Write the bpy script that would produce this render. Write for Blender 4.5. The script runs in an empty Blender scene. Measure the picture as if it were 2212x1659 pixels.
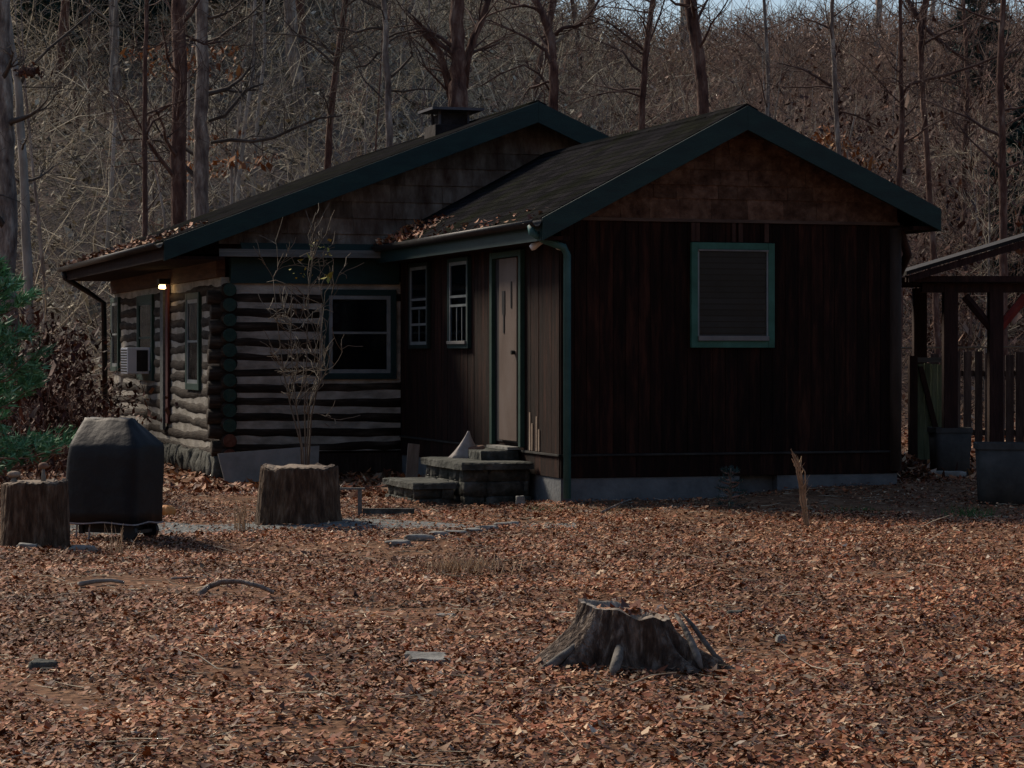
import bpy, math, random
import numpy as np
from mathutils import Vector, Matrix, noise as mnoise
random.seed(7); rng = np.random.default_rng(7)
S = bpy.context.scene
COL = S.collection
# ------------------------------------------------------------------ survey frame of the photograph
F = 5360.0; CX = 1106.0; HZ = 765.0; ZC = 1.6
def P(u, v, Y):                       # bearing + surveyed distance -> point in the yard
    return Vector(((u-CX)*Y/F, Y, ZC+(HZ-v)*Y/F))
TH = math.radians(17.5)
HX, HY = .53, 26.55                   # front left corner of the wing
def house_xy(a, b):
    return (HX+math.cos(TH)*a-math.sin(TH)*b, HY+math.sin(TH)*a+math.cos(TH)*b)
def to_house(x, y):
    dx, dy = x-HX, y-HY
    return (dx*math.cos(TH)+dy*math.sin(TH), -dx*math.sin(TH)+dy*math.cos(TH))
# ------------------------------------------------------------------ materials
HOUSE = ('dark_teal_paint','faded_green_paint','dark_stained_boards','red_brown_boards','dark_logs','green_log_end','painted_foundation','grey_cement_board','brown_skirting','grey_window_frame','chalky_white_paint','beige_door_paint','black_vinyl_cover','red_brown_post','mossy_gate_boards','dark_fence_boards','grey_blue_bin','window_blind','worn_ledge','old_roofing','split_log_wood','corner_log')
DK = {'dark_teal_paint':.46,'faded_green_paint':.42,'dark_stained_boards':.75,'red_brown_boards':1.05,'weathered_shakes':1.0,'dark_logs':1.15,
 'log_chinking':.95,'green_log_end':.4,'red_cut_end':.6,'painted_foundation':.75,'grey_cement_board':1.3,'brown_skirting':.55,'mossy_stone':.7,'pale_stone':.62,
 'grey_window_frame':1.1,'chalky_white_paint':.42,'weathered_grey_board':.5,'beige_door_paint':.6,'brown_header':.6,'dark_chimney_masonry':.4,'grey_cap_metal':.6,
 'black_vinyl_cover':.24,'cover_hem':.8,'split_log_wood':.85,'sawn_wood_top':.7,'red_brown_post':.6,'mossy_gate_boards':1.5,'dark_fence_boards':2.6,'grey_blue_bin':1.0,
 'old_roofing':.4,'pale_rail':.6,'tan_cable':.6,'pale_sack_cloth':.7,'bare_plank':1.1,'window_blind':.5,'worn_ledge':.35,'worn_frieze':.6,'corner_log':.5,'raw_red_wood':.4,'casing_dark':.3,
 'bark_grey':1.7,'bark_dark':1.4,'twig_bark':1.7,'twig_red_bark':1.6,'brush_bark':1.5,'grey_gravel':1.0,'dark_window_glass':1}
def M(name, cols, scale=4, rough=.85, bump=.3, stretch=(1,1,1), island=0., detail=6, bscale=None, metal=0., spec=.3, hue=0., bdist=.02, coord='Object'):
    m = bpy.data.materials.new(name); m.use_nodes = True
    nt = m.node_tree; N = nt.nodes; L = nt.links; bs = N['Principled BSDF']
    tc = N.new('ShaderNodeTexCoord'); mp = N.new('ShaderNodeMapping'); mp.inputs['Scale'].default_value = stretch
    L.new(tc.outputs[coord], mp.inputs['Vector'])
    nz = N.new('ShaderNodeTexNoise'); nz.inputs['Scale'].default_value = scale; nz.inputs['Detail'].default_value = detail
    nz.inputs['Roughness'].default_value = .65
    L.new(mp.outputs[0], nz.inputs['Vector'])
    cr = N.new('ShaderNodeValToRGB'); e = cr.color_ramp.elements
    kk = DK.get(name, 1)*(.6 if name in HOUSE else 1); cols = [tuple(v*kk for v in c) for c in cols]
    n = len(cols)
    while len(e) < n: e.new(.5)
    for i, c in enumerate(cols):
        e[i].position = .3+.4*i/max(1, n-1); e[i].color = (*c, 1)
    L.new(nz.outputs['Fac'], cr.inputs['Fac'])
    out = cr.outputs['Color']
    if island:
        gi = N.new('ShaderNodeNewGeometry'); mr = N.new('ShaderNodeMapRange')
        mr.inputs['To Min'].default_value = 1-island; mr.inputs['To Max'].default_value = 1+island
        L.new(gi.outputs['Random Per Island'], mr.inputs['Value'])
        hs = N.new('ShaderNodeHueSaturation'); L.new(mr.outputs[0], hs.inputs['Value']); L.new(out, hs.inputs['Color'])
        if hue:
            m2 = N.new('ShaderNodeMapRange'); m2.inputs['To Min'].default_value = .5-hue; m2.inputs['To Max'].default_value = .5+hue
            L.new(gi.outputs['Random Per Island'], m2.inputs['Value']); L.new(m2.outputs[0], hs.inputs['Hue'])
        out = hs.outputs['Color']
    L.new(out, bs.inputs['Base Color'])
    bs.inputs['Roughness'].default_value = rough; bs.inputs['Metallic'].default_value = metal
    bs.inputs['Specular IOR Level'].default_value = spec
    if bump:
        n2 = N.new('ShaderNodeTexNoise'); n2.inputs['Scale'].default_value = bscale or scale*4; n2.inputs['Detail'].default_value = 5
        L.new(mp.outputs[0], n2.inputs['Vector'])
        bp = N.new('ShaderNodeBump'); bp.inputs['Strength'].default_value = bump; bp.inputs['Distance'].default_value = bdist
        L.new(n2.outputs['Fac'], bp.inputs['Height']); L.new(bp.outputs[0], bs.inputs['Normal'])
    return m
def leafmat(name, cols, rough=.7, tl=.0):
    m = bpy.data.materials.new(name); m.use_nodes = True
    nt = m.node_tree; N = nt.nodes; L = nt.links; bs = N['Principled BSDF']
    gi = N.new('ShaderNodeNewGeometry'); cr = N.new('ShaderNodeValToRGB'); cr.color_ramp.interpolation = 'CONSTANT'
    e = cr.color_ramp.elements
    while len(e) < len(cols): e.new(.5)
    tot = sum(w for _, w in cols); acc = 0
    for i, (c, w) in enumerate(cols):
        e[i].position = acc/tot; e[i].color = (*c, 1); acc += w
    L.new(gi.outputs['Random Per Island'], cr.inputs['Fac'])
    tc = N.new('ShaderNodeTexCoord'); nz = N.new('ShaderNodeTexNoise'); nz.inputs['Scale'].default_value = .9; nz.inputs['Detail'].default_value = 4
    L.new(tc.outputs['Object'], nz.inputs['Vector'])
    mr = N.new('ShaderNodeMapRange'); mr.inputs['From Min'].default_value = .35; mr.inputs['From Max'].default_value = .65
    mr.inputs['To Min'].default_value = .5; mr.inputs['To Max'].default_value = 1.3
    L.new(nz.outputs['Fac'], mr.inputs['Value'])
    hs = N.new('ShaderNodeHueSaturation'); L.new(cr.outputs['Color'], hs.inputs['Color']); L.new(mr.outputs[0], hs.inputs['Value'])
    L.new(hs.outputs[0], bs.inputs['Base Color']); bs.inputs['Roughness'].default_value = rough
    bs.inputs['Specular IOR Level'].default_value = .25
    return m
bark = M('bark_grey', [(.03,.02,.018),(.12,.10,.085),(.30,.28,.24)], 7, .95, 1, (1,1,.3), bscale=22, bdist=.05, detail=9)
bark_dark = M('bark_dark', [(.018,.009,.008),(.075,.04,.03),(.17,.125,.10)], 7, .95, 1, (1,1,.3), bscale=22, bdist=.05, detail=9)
bark_pale = M('bark_pale', [(.10,.085,.07),(.26,.24,.21),(.42,.40,.36)], 2.5, .85, .6, (1,1,.3), bscale=8, bdist=.03)
twig = M('twig_bark', [(.07,.055,.045),(.13,.11,.09),(.2,.175,.14)], 2, .9, 0, island=.45)
twig_red = M('twig_red_bark', [(.05,.03,.026),(.12,.075,.06),(.19,.13,.10)], 2, .9, 0, island=.4)
brushm = M('brush_bark', [(.12,.10,.07),(.235,.205,.15),(.37,.33,.25)], .5, .9, 0, island=.8)
brushr = M('reddish_brush_bark', [(.08,.05,.04),(.16,.105,.08),(.25,.18,.14)], .5, .9, 0, island=.8)
hleaf_r = leafmat('reddish_hillside_leaves', [((.26,.15,.10),5),((.16,.09,.065),5),((.36,.24,.17),3),((.08,.05,.04),4),((.28,.18,.13),4),((.38,.30,.24),1)])
oak = leafmat('fallen_leaves', [((.40,.18,.085),5),((.25,.075,.032),6),((.46,.26,.14),3),((.14,.045,.022),5),((.56,.40,.25),1.5),((.31,.125,.055),6),((.08,.034,.022),4.5),((.21,.14,.09),3),((.49,.40,.31),.6)])
hleaf = leafmat('hillside_leaves', [((.40,.34,.22),5),((.20,.17,.12),5),((.54,.48,.34),3),((.09,.08,.06),4),((.38,.36,.25),4),((.56,.50,.38),1.5)])
orange = leafmat('beech_leaves', [((.34,.14,.045),3),((.24,.09,.035),4),((.4,.22,.09),2)])
redleaf = leafmat('retained_leaves', [((.07,.024,.016),4),((.12,.045,.026),3),((.04,.017,.012),4),((.2,.09,.05),1)])
needles = leafmat('pine_needles', [((.10,.27,.13),4),((.15,.36,.19),3),((.06,.16,.08),3),((.25,.46,.30),1)])
needles_dark = leafmat('far_pine_needles', [((.02,.05,.045),4),((.03,.075,.062),3),((.012,.035,.035),3)])
soil = None
def groundmat():
    m = bpy.data.materials.new('leafy_soil'); m.use_nodes = True
    nt = m.node_tree; N = nt.nodes; L = nt.links; bs = N['Principled BSDF']
    tc = N.new('ShaderNodeTexCoord'); vo = N.new('ShaderNodeTexVoronoi'); vo.inputs['Scale'].default_value = 13
    L.new(tc.outputs['Object'], vo.inputs['Vector'])
    sp = N.new('ShaderNodeSeparateColor'); L.new(vo.outputs['Color'], sp.inputs[0])
    cr = N.new('ShaderNodeValToRGB'); e = cr.color_ramp.elements
    cols = [(.06,.028,.016),(.13,.06,.032),(.20,.10,.055),(.29,.17,.10)]
    while len(e) < 4: e.new(.5)
    for i, c in enumerate(cols): e[i].position = i/3; e[i].color = (*c, 1)
    L.new(sp.outputs[0], cr.inputs['Fac'])
    nz = N.new('ShaderNodeTexNoise'); nz.inputs['Scale'].default_value = .35; nz.inputs['Detail'].default_value = 8
    L.new(tc.outputs['Object'], nz.inputs['Vector'])
    mx = N.new('ShaderNodeMix'); mx.data_type = 'RGBA'; mx.blend_type = 'MIX'
    L.new(nz.outputs['Fac'], mx.inputs['Factor']); L.new(cr.outputs[0], mx.inputs['A']); mx.inputs['B'].default_value = (.15,.085,.05,1)
    sx = N.new('ShaderNodeSeparateXYZ'); L.new(tc.outputs['Object'], sx.inputs[0]); mr = N.new('ShaderNodeMapRange')
    mr.inputs['From Min'].default_value = 44; mr.inputs['From Max'].default_value = 58; L.new(sx.outputs['Y'], mr.inputs['Value'])
    hs = N.new('ShaderNodeHueSaturation'); hs.inputs['Saturation'].default_value = .55; hs.inputs['Value'].default_value = 1.15; hs.inputs['Hue'].default_value = .515
    L.new(mx.outputs['Result'], hs.inputs['Color']); m3 = N.new('ShaderNodeMix'); m3.data_type = 'RGBA'
    mb_ = N.new('ShaderNodeMapRange'); mb_.inputs['From Min'].default_value = -6; mb_.inputs['From Max'].default_value = -16; L.new(sx.outputs['Y'], mb_.inputs['Value'])  # greyer soil on the invented rear slope, keeping brown out of reflections and bounce
    ad = N.new('ShaderNodeMath'); ad.operation = 'MAXIMUM'; L.new(mr.outputs[0], ad.inputs[0]); L.new(mb_.outputs[0], ad.inputs[1])
    L.new(ad.outputs[0], m3.inputs['Factor']); L.new(mx.outputs['Result'], m3.inputs['A']); L.new(hs.outputs[0], m3.inputs['B'])
    L.new(m3.outputs['Result'], bs.inputs['Base Color']); bs.inputs['Roughness'].default_value = .95
    bs.inputs['Specular IOR Level'].default_value = .1
    bp = N.new('ShaderNodeBump'); bp.inputs['Strength'].default_value = .8; bp.inputs['Distance'].default_value = .03
    L.new(vo.outputs['Distance'], bp.inputs['Height']); L.new(bp.outputs[0], bs.inputs['Normal'])
    return m
soil = groundmat()
def shinglemat():
    m = bpy.data.materials.new('asphalt_shingles'); m.use_nodes = True
    nt = m.node_tree; N = nt.nodes; L = nt.links; bs = N['Principled BSDF']
    tc = N.new('ShaderNodeTexCoord'); mp = N.new('ShaderNodeMapping'); mp.inputs['Rotation'].default_value = (0,0,math.pi/2)
    L.new(tc.outputs['Object'], mp.inputs['Vector'])
    br = N.new('ShaderNodeTexBrick'); br.inputs['Scale'].default_value = 1; br.inputs['Brick Width'].default_value = .3
    br.inputs['Row Height'].default_value = .13; br.inputs['Mortar Size'].default_value = .008
    br.inputs['Color1'].default_value = (.012,.012,.013,1); br.inputs['Color2'].default_value = (.022,.021,.023,1); br.inputs['Mortar'].default_value = (.008,.008,.008,1)
    L.new(mp.outputs[0], br.inputs['Vector'])
    nz = N.new('ShaderNodeTexNoise'); nz.inputs['Scale'].default_value = 1.3; nz.inputs['Detail'].default_value = 8; L.new(tc.outputs['Object'], nz.inputs['Vector'])
    cr = N.new('ShaderNodeValToRGB'); cr.color_ramp.elements[0].position = .45; cr.color_ramp.elements[0].color = (1,1,1,1)
    cr.color_ramp.elements[1].position = .75; cr.color_ramp.elements[1].color = (.9,1.05,.55,1); L.new(nz.outputs['Fac'], cr.inputs['Fac'])
    mx = N.new('ShaderNodeMix'); mx.data_type = 'RGBA'; mx.blend_type = 'MULTIPLY'; mx.inputs['Factor'].default_value = 1
    L.new(br.outputs['Color'], mx.inputs['A']); L.new(cr.outputs[0], mx.inputs['B']); L.new(mx.outputs['Result'], bs.inputs['Base Color'])
    bs.inputs['Roughness'].default_value = 1; bs.inputs['Specular IOR Level'].default_value = 0
    n3 = N.new('ShaderNodeTexNoise'); n3.inputs['Scale'].default_value = 60; L.new(tc.outputs['Object'], n3.inputs['Vector'])
    b1 = N.new('ShaderNodeBump'); b1.inputs['Strength'].default_value = .9; b1.inputs['Distance'].default_value = .02; L.new(n3.outputs['Fac'], b1.inputs['Height'])
    bp = N.new('ShaderNodeBump'); bp.inputs['Strength'].default_value = .7; bp.inputs['Distance'].default_value = .01; bp.invert = True
    L.new(br.outputs['Fac'], bp.inputs['Height']); L.new(b1.outputs[0], bp.inputs['Normal']); L.new(bp.outputs[0], bs.inputs['Normal'])
    return m
shingle = shinglemat()
teal = M('dark_teal_paint', [(.008,.06,.066),(.014,.09,.092),(.024,.12,.115)], 3, .6, .2, (1,1,3), bscale=30)
teal_l = M('faded_green_paint', [(.03,.12,.09),(.045,.17,.13),(.08,.22,.18)], 4, .6, .2, bscale=30)
stain = M('dark_stained_boards', [(.009,.004,.003),(.026,.010,.007),(.075,.028,.017)], 5, .9, .5, (3,3,.35), island=.35, bscale=25, spec=.15)
redgable = M('red_brown_boards', [(.045,.022,.014),(.12,.068,.045),(.22,.14,.10)], 5, .9, .8, (1.5,3,1.5), island=.3, bscale=18, spec=.15)
greyshake = M('weathered_shakes', [(.05,.028,.02),(.115,.095,.078),(.22,.20,.17)], 2.2, .9, .6, (2.5,2,.9), island=.35, bscale=16, spec=.15)
logm = M('dark_logs', [(.010,.007,.005),(.034,.024,.017),(.10,.082,.064)], 4, .8, .7, (.5,.5,3), bscale=14, spec=.15)
mortar = M('log_chinking', [(.16,.15,.125),(.30,.28,.24),(.44,.42,.37)], 3, .95, .6, (1,1,2), bscale=24)
logend = M('green_log_end', [(.02,.08,.06),(.04,.15,.115),(.10,.16,.12)], 9, .7, .5, bscale=30)
cutend = M('red_cut_end', [(.06,.02,.012),(.14,.05,.03),(.2,.10,.07)], 12, .85, .5, bscale=30)
concrete = M('painted_foundation', [(.15,.165,.175),(.235,.26,.275),(.31,.335,.35)], 3, .9, .5, bscale=20)
slabgrey = M('grey_cement_board', [(.16,.165,.15),(.25,.25,.23),(.32,.31,.285)], 2.5, .9, .4, bscale=20)
skirt = M('brown_skirting', [(.04,.022,.016),(.09,.055,.04),(.14,.10,.075)], 6, .9, .5, (3,3,.5), island=.3, bscale=20)
stone = M('mossy_stone', [(.025,.03,.024),(.07,.075,.065),(.15,.155,.14)], 6, .95, .9, bscale=14, bdist=.04)
palestone = M('pale_stone', [(.16,.155,.14),(.30,.30,.275),(.46,.46,.43)], 6, .9, .7, bscale=18, island=.2)
alum = M('grey_window_frame', [(.16,.19,.20),(.24,.28,.29),(.32,.36,.37)], 6, .5, .1)
whitewood = M('chalky_white_paint', [(.42,.43,.42),(.55,.56,.55),(.64,.64,.62)], 6, .7, .2)
greyboard = M('weathered_grey_board', [(.13,.14,.135),(.22,.235,.225),(.31,.325,.31)], 3, .9, .5, (.4,2,6), bscale=14)
doorm = M('beige_door_paint', [(.20,.13,.10),(.30,.22,.18),(.36,.28,.24)], 2, .6, .2, (1,1,.6))
black = M('black_metal', [(.008,.008,.009),(.015,.015,.016),(.03,.03,.03)], 8, .5, .1)
brownbeam = M('brown_header', [(.05,.02,.01),(.11,.05,.025),(.17,.085,.045)], 4, .8, .4, (2,.4,4))
brick = M('dark_chimney_masonry', [(.025,.02,.02),(.055,.045,.045),(.085,.075,.075)], 7, .95, .8, bscale=12)
capm = M('grey_cap_metal', [(.06,.06,.07),(.10,.10,.115),(.14,.14,.16)], 6, .6, .2)
bulbw = M('white_bulb_glass', [(.5,.5,.48),(.6,.6,.58),(.65,.65,.62)], 4, .4, 0)
coverm = M('black_vinyl_cover', [(.018,.021,.03),(.028,.034,.046),(.05,.058,.072)], 3, .6, .45, bscale=9, spec=.3)
hemm = M('cover_hem', [(.2,.2,.21),(.3,.3,.31),(.4,.4,.41)], 8, .7, .2)
wood_s = M('split_log_wood', [(.035,.02,.012),(.15,.095,.06),(.36,.27,.195)], 9, .95, 1, (2.2,2.2,.5), bscale=26, bdist=.04, detail=9)
wood_t = M('sawn_wood_top', [(.14,.10,.07),(.24,.18,.13),(.33,.27,.2)], 6, .9, .5)
stumpm = M('stump_bark', [(.02,.013,.010),(.085,.06,.044),(.32,.27,.22)], 9, .95, 1., (2,2,.6), bscale=22, bdist=.05)
rootm = M('bare_grey_root', [(.04,.035,.03),(.13,.12,.105),(.26,.245,.225)], 8, .9, .8, (1,1,1), bscale=20)
tan = M('dry_tan_stalk', [(.22,.14,.08),(.36,.25,.15),(.46,.34,.22)], 4, .9, 0, island=.3)
sapm = M('sapling_bark', [(.07,.06,.045),(.12,.10,.075),(.17,.15,.11)], 4, .9, 0, island=.2)
postm = M('red_brown_post', [(.03,.012,.01),(.07,.028,.022),(.12,.055,.042)], 5, .85, .5, (2.5,2.5,.4), bscale=16)
greenboard = M('mossy_gate_boards', [(.06,.085,.05),(.12,.155,.09),(.2,.23,.15)], 5, .9, .5, (3,3,.4), island=.3, bscale=16)
darkboard = M('dark_fence_boards', [(.02,.015,.013),(.045,.034,.03),(.08,.065,.055)], 5, .9, .5, (3,3,.4), island=.35, bscale=16)
binm = M('grey_blue_bin', [(.05,.055,.055),(.085,.09,.088),(.13,.13,.125)], 4, .85, .4)
tinroof = M('old_roofing', [(.02,.016,.016),(.045,.035,.032),(.10,.08,.07)], 3, .8, .4, (1,3,1), bscale=12)
pipew = M('pale_rail', [(.3,.32,.3),(.42,.44,.42),(.5,.52,.5)], 6, .6, .1)
cablem = M('tan_cable', [(.34,.29,.2),(.42,.36,.26),(.5,.44,.33)], 5, .7, 0)
pumpk = M('orange_skin', [(.42,.17,.045),(.55,.25,.07),(.62,.36,.14)], 6, .6, .2)
sackm = M('pale_sack_cloth', [(.30,.27,.25),(.42,.39,.37),(.5,.47,.45)], 5, .9, .4)
brownsack = M('brown_cloth', [(.12,.065,.045),(.19,.115,.08),(.26,.17,.13)], 5, .9, .4)
plankm = M('bare_plank', [(.12,.085,.06),(.21,.16,.12),(.30,.24,.185)], 5, .9, .4, (2,2,.3))
gravel = M('grey_gravel', [(.07,.075,.072),(.14,.15,.145),(.24,.25,.24)], 14, .95, .9, bscale=30, bdist=.03, detail=8)
grassg = M('green_blades', [(.03,.07,.02),(.05,.11,.03),(.08,.15,.05)], 4, .8, 0, island=.3)
yellowl = leafmat('yellow_leaves', [((.28,.25,.04),2),((.20,.20,.04),2),((.36,.30,.07),1)])
def glassmat():
    m = bpy.data.materials.new('dark_window_glass'); m.use_nodes = True
    nt = m.node_tree; N = nt.nodes; L = nt.links; N.remove(N['Principled BSDF'])
    t = N.new('ShaderNodeBsdfTransparent'); t.inputs[0].default_value = (.75,.78,.8,1)
    g = N.new('ShaderNodeBsdfGlossy'); g.inputs['Roughness'].default_value = .06; g.inputs['Color'].default_value = (.55,.62,.7,1)
    fr = N.new('ShaderNodeFresnel'); fr.inputs[0].default_value = 1.33
    nz = N.new('ShaderNodeTexNoise'); nz.inputs['Scale'].default_value = 2.5
    bp = N.new('ShaderNodeBump'); bp.inputs['Strength'].default_value = .15; bp.inputs['Distance'].default_value = .05
    L.new(nz.outputs['Fac'], bp.inputs['Height']); L.new(bp.outputs[0], g.inputs['Normal'])
    mx = N.new('ShaderNodeMixShader'); L.new(fr.outputs[0], mx.inputs[0]); L.new(t.outputs[0], mx.inputs[1]); L.new(g.outputs[0], mx.inputs[2])
    L.new(mx.outputs[0], N['Material Output'].inputs[0]); return m
glass = glassmat()
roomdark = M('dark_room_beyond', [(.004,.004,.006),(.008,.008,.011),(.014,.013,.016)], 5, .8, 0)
blindm = M('window_blind', [(.065,.09,.125),(.10,.135,.18),(.14,.18,.23)], 3, .8, .1, island=.3)
def emat():
    m = bpy.data.materials.new('lit_lamp'); m.use_nodes = True
    b = m.node_tree.nodes['Principled BSDF']; b.inputs['Base Color'].default_value = (.9,.7,.45,1)
    b.inputs['Emission Color'].default_value = (1,.62,.26,1); b.inputs['Emission Strength'].default_value = 4
    return m
lit = emat()
# ------------------------------------------------------------------ mesh helpers
class MB:
    def __init__(s): s.v = []; s.f = []
    def add(s, vs, fs):
        o = len(s.v); s.v += [tuple(p) for p in vs]; s.f += [tuple(i+o for i in f) for f in fs]
    def box(s, x0, x1, y0, y1, z0, z1, M4=None, taper=0):
        t = taper
        vs = [(x0,y0,z0),(x1,y0,z0),(x1,y1,z0),(x0,y1,z0),(x0+t,y0+t,z1),(x1-t,y0+t,z1),(x1-t,y1-t,z1),(x0+t,y1-t,z1)]
        if M4: vs = [M4 @ Vector(p) for p in vs]
        s.add(vs, [(0,3,2,1),(4,5,6,7),(0,1,5,4),(1,2,6,5),(2,3,7,6),(3,0,4,7)])
    def prism(s, poly, b0, b1):       # polygon in (a, z), extruded along b
        n = len(poly)
        s.add([(a,b0,z) for a,z in poly]+[(a,b1,z) for a,z in poly],
              [tuple(range(n)), tuple(range(2*n-1,n-1,-1))]+[(i,n+i,n+(i+1)%n,(i+1)%n) for i in range(n)])
    def tube(s, pts, rad, n=8, cap=True, squash=None):
        pts = [Vector(p) for p in pts]; m = len(pts)
        if not hasattr(rad, '__len__'): rad = [rad]*m
        up = None; o = len(s.v)
        for i, p in enumerate(pts):
            d = (pts[min(i+1,m-1)]-pts[max(i-1,0)])
            if d.length < 1e-9: d = Vector((0,0,1))
            d.normalize()
            if up is None:
                up = Vector((0,0,1)) if abs(d.z) < .9 else Vector((1,0,0))
            x = up.cross(d); x.normalize(); y = d.cross(x); up = y.copy()
            for k in range(n):
                t = 2*math.pi*k/n
                s.v.append(tuple(p+(x*math.cos(t)+y*math.sin(t))*rad[i]))
        for i in range(m-1):
            for k in range(n):
                a = o+i*n+k; b = o+i*n+(k+1)%n
                s.f.append((a,b,b+n,a+n))
        if cap:
            s.f.append(tuple(o+k for k in range(n-1,-1,-1))); s.f.append(tuple(o+(m-1)*n+k for k in range(n)))
    def rings(s, rings, cap=True):
        n = len(rings[0]); o = len(s.v)
        for r in rings: s.v += [tuple(p) for p in r]
        for i in range(len(rings)-1):
            for k in range(n):
                a = o+i*n+k; b = o+i*n+(k+1)%n; s.f.append((a,b,b+n,a+n))
        if cap:
            s.f.append(tuple(o+k for k in range(n-1,-1,-1))); s.f.append(tuple(o+(len(rings)-1)*n+k for k in range(n)))
    def build(s, name, mat, parent=None, smooth=False):
        me = bpy.data.meshes.new(name); me.from_pydata(s.v, [], s.f); me.materials.append(mat)
        if smooth: me.polygons.foreach_set('use_smooth', [True]*len(me.polygons))
        me.update(); o = bpy.data.objects.new(name, me); COL.objects.link(o)
        if parent: o.parent = parent
        return o
def bevel(o, w=.01, seg=2):
    m = o.modifiers.new('bevel', 'BEVEL'); m.width = w; m.segments = seg; m.limit_method = 'ANGLE'; return o
def npmesh(name, V, Fq, mat, parent=None):
    me = bpy.data.meshes.new(name); k = Fq.shape[1]
    me.vertices.add(len(V)); me.vertices.foreach_set('co', V.astype(np.float32).ravel())
    me.loops.add(Fq.size); me.loops.foreach_set('vertex_index', Fq.astype(np.int32).ravel())
    me.polygons.add(len(Fq)); me.polygons.foreach_set('loop_start', (np.arange(len(Fq))*k).astype(np.int32))
    me.update(calc_edges=True); me.validate(); me.materials.append(mat)
    o = bpy.data.objects.new(name, me); COL.objects.link(o)
    if parent: o.parent = parent
    return o
def tag(o, label, cat, group=None):
    o['label'] = label; o['category'] = cat
    if group: o['group'] = group
    return o
def thing(name, label, cat, loc=(0,0,0), rz=0, group=None):
    o = bpy.data.objects.new(name, None); COL.objects.link(o); o.location = loc; o.rotation_euler = (0,0,rz)
    o.empty_display_size = .2
    return tag(o, label, cat, group)
def kind(o, k): o['kind'] = k; return o
def stufft(o, label, cat): tag(o, label, cat); o['kind'] = 'stuff'; return o
def dup(root, loc, rz, label, group, scale=1):
    r = root.copy(); COL.objects.link(r); r.location = loc; r.rotation_euler = (0,0,rz); r.scale = (scale,)*3
    r['label'] = label; r['group'] = group
    for ch in list(root.children):
        c = ch.copy(); COL.objects.link(c); c.parent = r
    return r
# ------------------------------------------------------------------ terrain
def sm(x, a, b):
    t = np.clip((x-a)/(b-a), 0, 1); return t*t*(3-2*t)
def gz(x, y):
    x = np.asarray(x, float); y = np.asarray(y, float)
    z = .02*np.sin(x*1.3+y*.7)+.015*np.sin(x*2.9-y*1.9)+.012*np.sin(y*3.1+x*.6)
    a = (x-HX)*math.cos(TH)+(y-HY)*math.sin(TH); b = -(x-HX)*math.sin(TH)+(y-HY)*math.cos(TH)
    z = z+.15*sm(a, .9, 3.2)*np.exp(-(np.clip(-b,0,9)/1.3)**2)*sm(b, -5, -.1)
    z = z-.05*np.exp(-((a+.8)**2+(b-.2)**2)/1.2)
    z = z+.02*np.exp(-(((x-.65)/.75)**2+((y-12.9)/1.1)**2))
    z = z+34*sm(-y, 14, 95)  # invented rise behind the camera, added to block low sky and darken reflections
    # wooded hill behind
    run = np.clip(y-47, 0, None); side = 1-sm(x/np.maximum(y,1), -.10, .06)
    top = 18.2+14*side+2*np.sin(x*.06)
    h = top*(1-np.exp(-run/70.))*1.18
    h = h*sm(y, 45, 62)+.6*np.sin(x*.21+y*.13)*sm(y, 52, 70)
    z = z+h*(1-.0*side)-8*sm(y, 175, 400)
    return z
def ground_mesh(name, xs, ys, mat, dz=0):
    X, Y = np.meshgrid(xs, ys); Z = gz(X, Y)+dz
    V = np.stack([X,Y,Z], -1).reshape(-1,3); nx = len(xs); ny = len(ys)
    i = (np.arange(ny-1)[:,None]*nx+np.arange(nx-1)[None]).ravel()
    o = npmesh(name, V, np.stack([i,i+1,i+1+nx,i+nx], -1), mat)
    o.data.polygons.foreach_set('use_smooth', [True]*len(o.data.polygons)); return o
xs = np.concatenate([np.linspace(-400,-30,30)[:-1], np.linspace(-30,-9,40)[:-1], np.linspace(-9,9,130)[:-1], np.linspace(9,30,40)[:-1], np.linspace(30,400,30)])
ys = np.concatenate([np.linspace(-200,5,30)[:-1], np.linspace(5,45,260)[:-1], np.linspace(45,200,160)[:-1], np.linspace(200,900,20)])
kind(ground_mesh('ground', xs, ys, soil), 'structure')
px_ = np.linspace(-5.2, .6, 70); py_ = np.linspace(0, 1, 9)
V = []; 
for i, x in enumerate(px_):
    for t in py_:
        w = .55+.12*math.sin(x*3)+.08*math.sin(x*7.1); y = 22.55+.28*(x+5)*.5+(t-.5)*2*w
        V.append((x, y, float(gz(x, y))+.004+.006*math.sin(math.pi*t)))
i = (np.arange(69)[:,None]*9+np.arange(8)[None]).ravel()
kind(npmesh('path', np.array(V), np.stack([i,i+9,i+10,i+1], -1), gravel), 'structure')
# ------------------------------------------------------------------ scattered leaves
def leaves(name, X, Y, Z, size, mat, tilt=.5, parent=None, aspect=.6):
    n = len(X); yaw = rng.uniform(0, 2*np.pi, n); s = size*np.clip(rng.lognormal(-.08,.38,n), .45, 2.3)
    ux = np.stack([np.cos(yaw), np.sin(yaw), rng.normal(0, tilt, n)], -1)
    vx = np.stack([-np.sin(yaw), np.cos(yaw), rng.normal(0, tilt, n)], -1)
    C = np.stack([X,Y,Z], -1); up = np.array([0,0,1.])
    cur = rng.uniform(.0, .3, n)[:,None]*s[:,None]
    a = s[:,None]*.5
    V = np.stack([C-ux*a+up*cur, C-vx*a*aspect, C+ux*a+up*cur*.6, C+vx*a*aspect], 1).reshape(-1,3)
    i = np.arange(n)*4
    Fq = np.concatenate([np.stack([i,i+1,i+3],-1), np.stack([i+1,i+2,i+3],-1)])
    return npmesh(name, V, Fq, mat, parent)
def fbm(x, y, s):
    return (np.sin(x*s+1.3*np.sin(y*s*.7))+np.sin(y*s*1.3+1.7*np.sin(x*s*.9+2))+.6*np.sin((x+y)*s*2.3+np.sin(x*s*3)))/2.6
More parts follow.
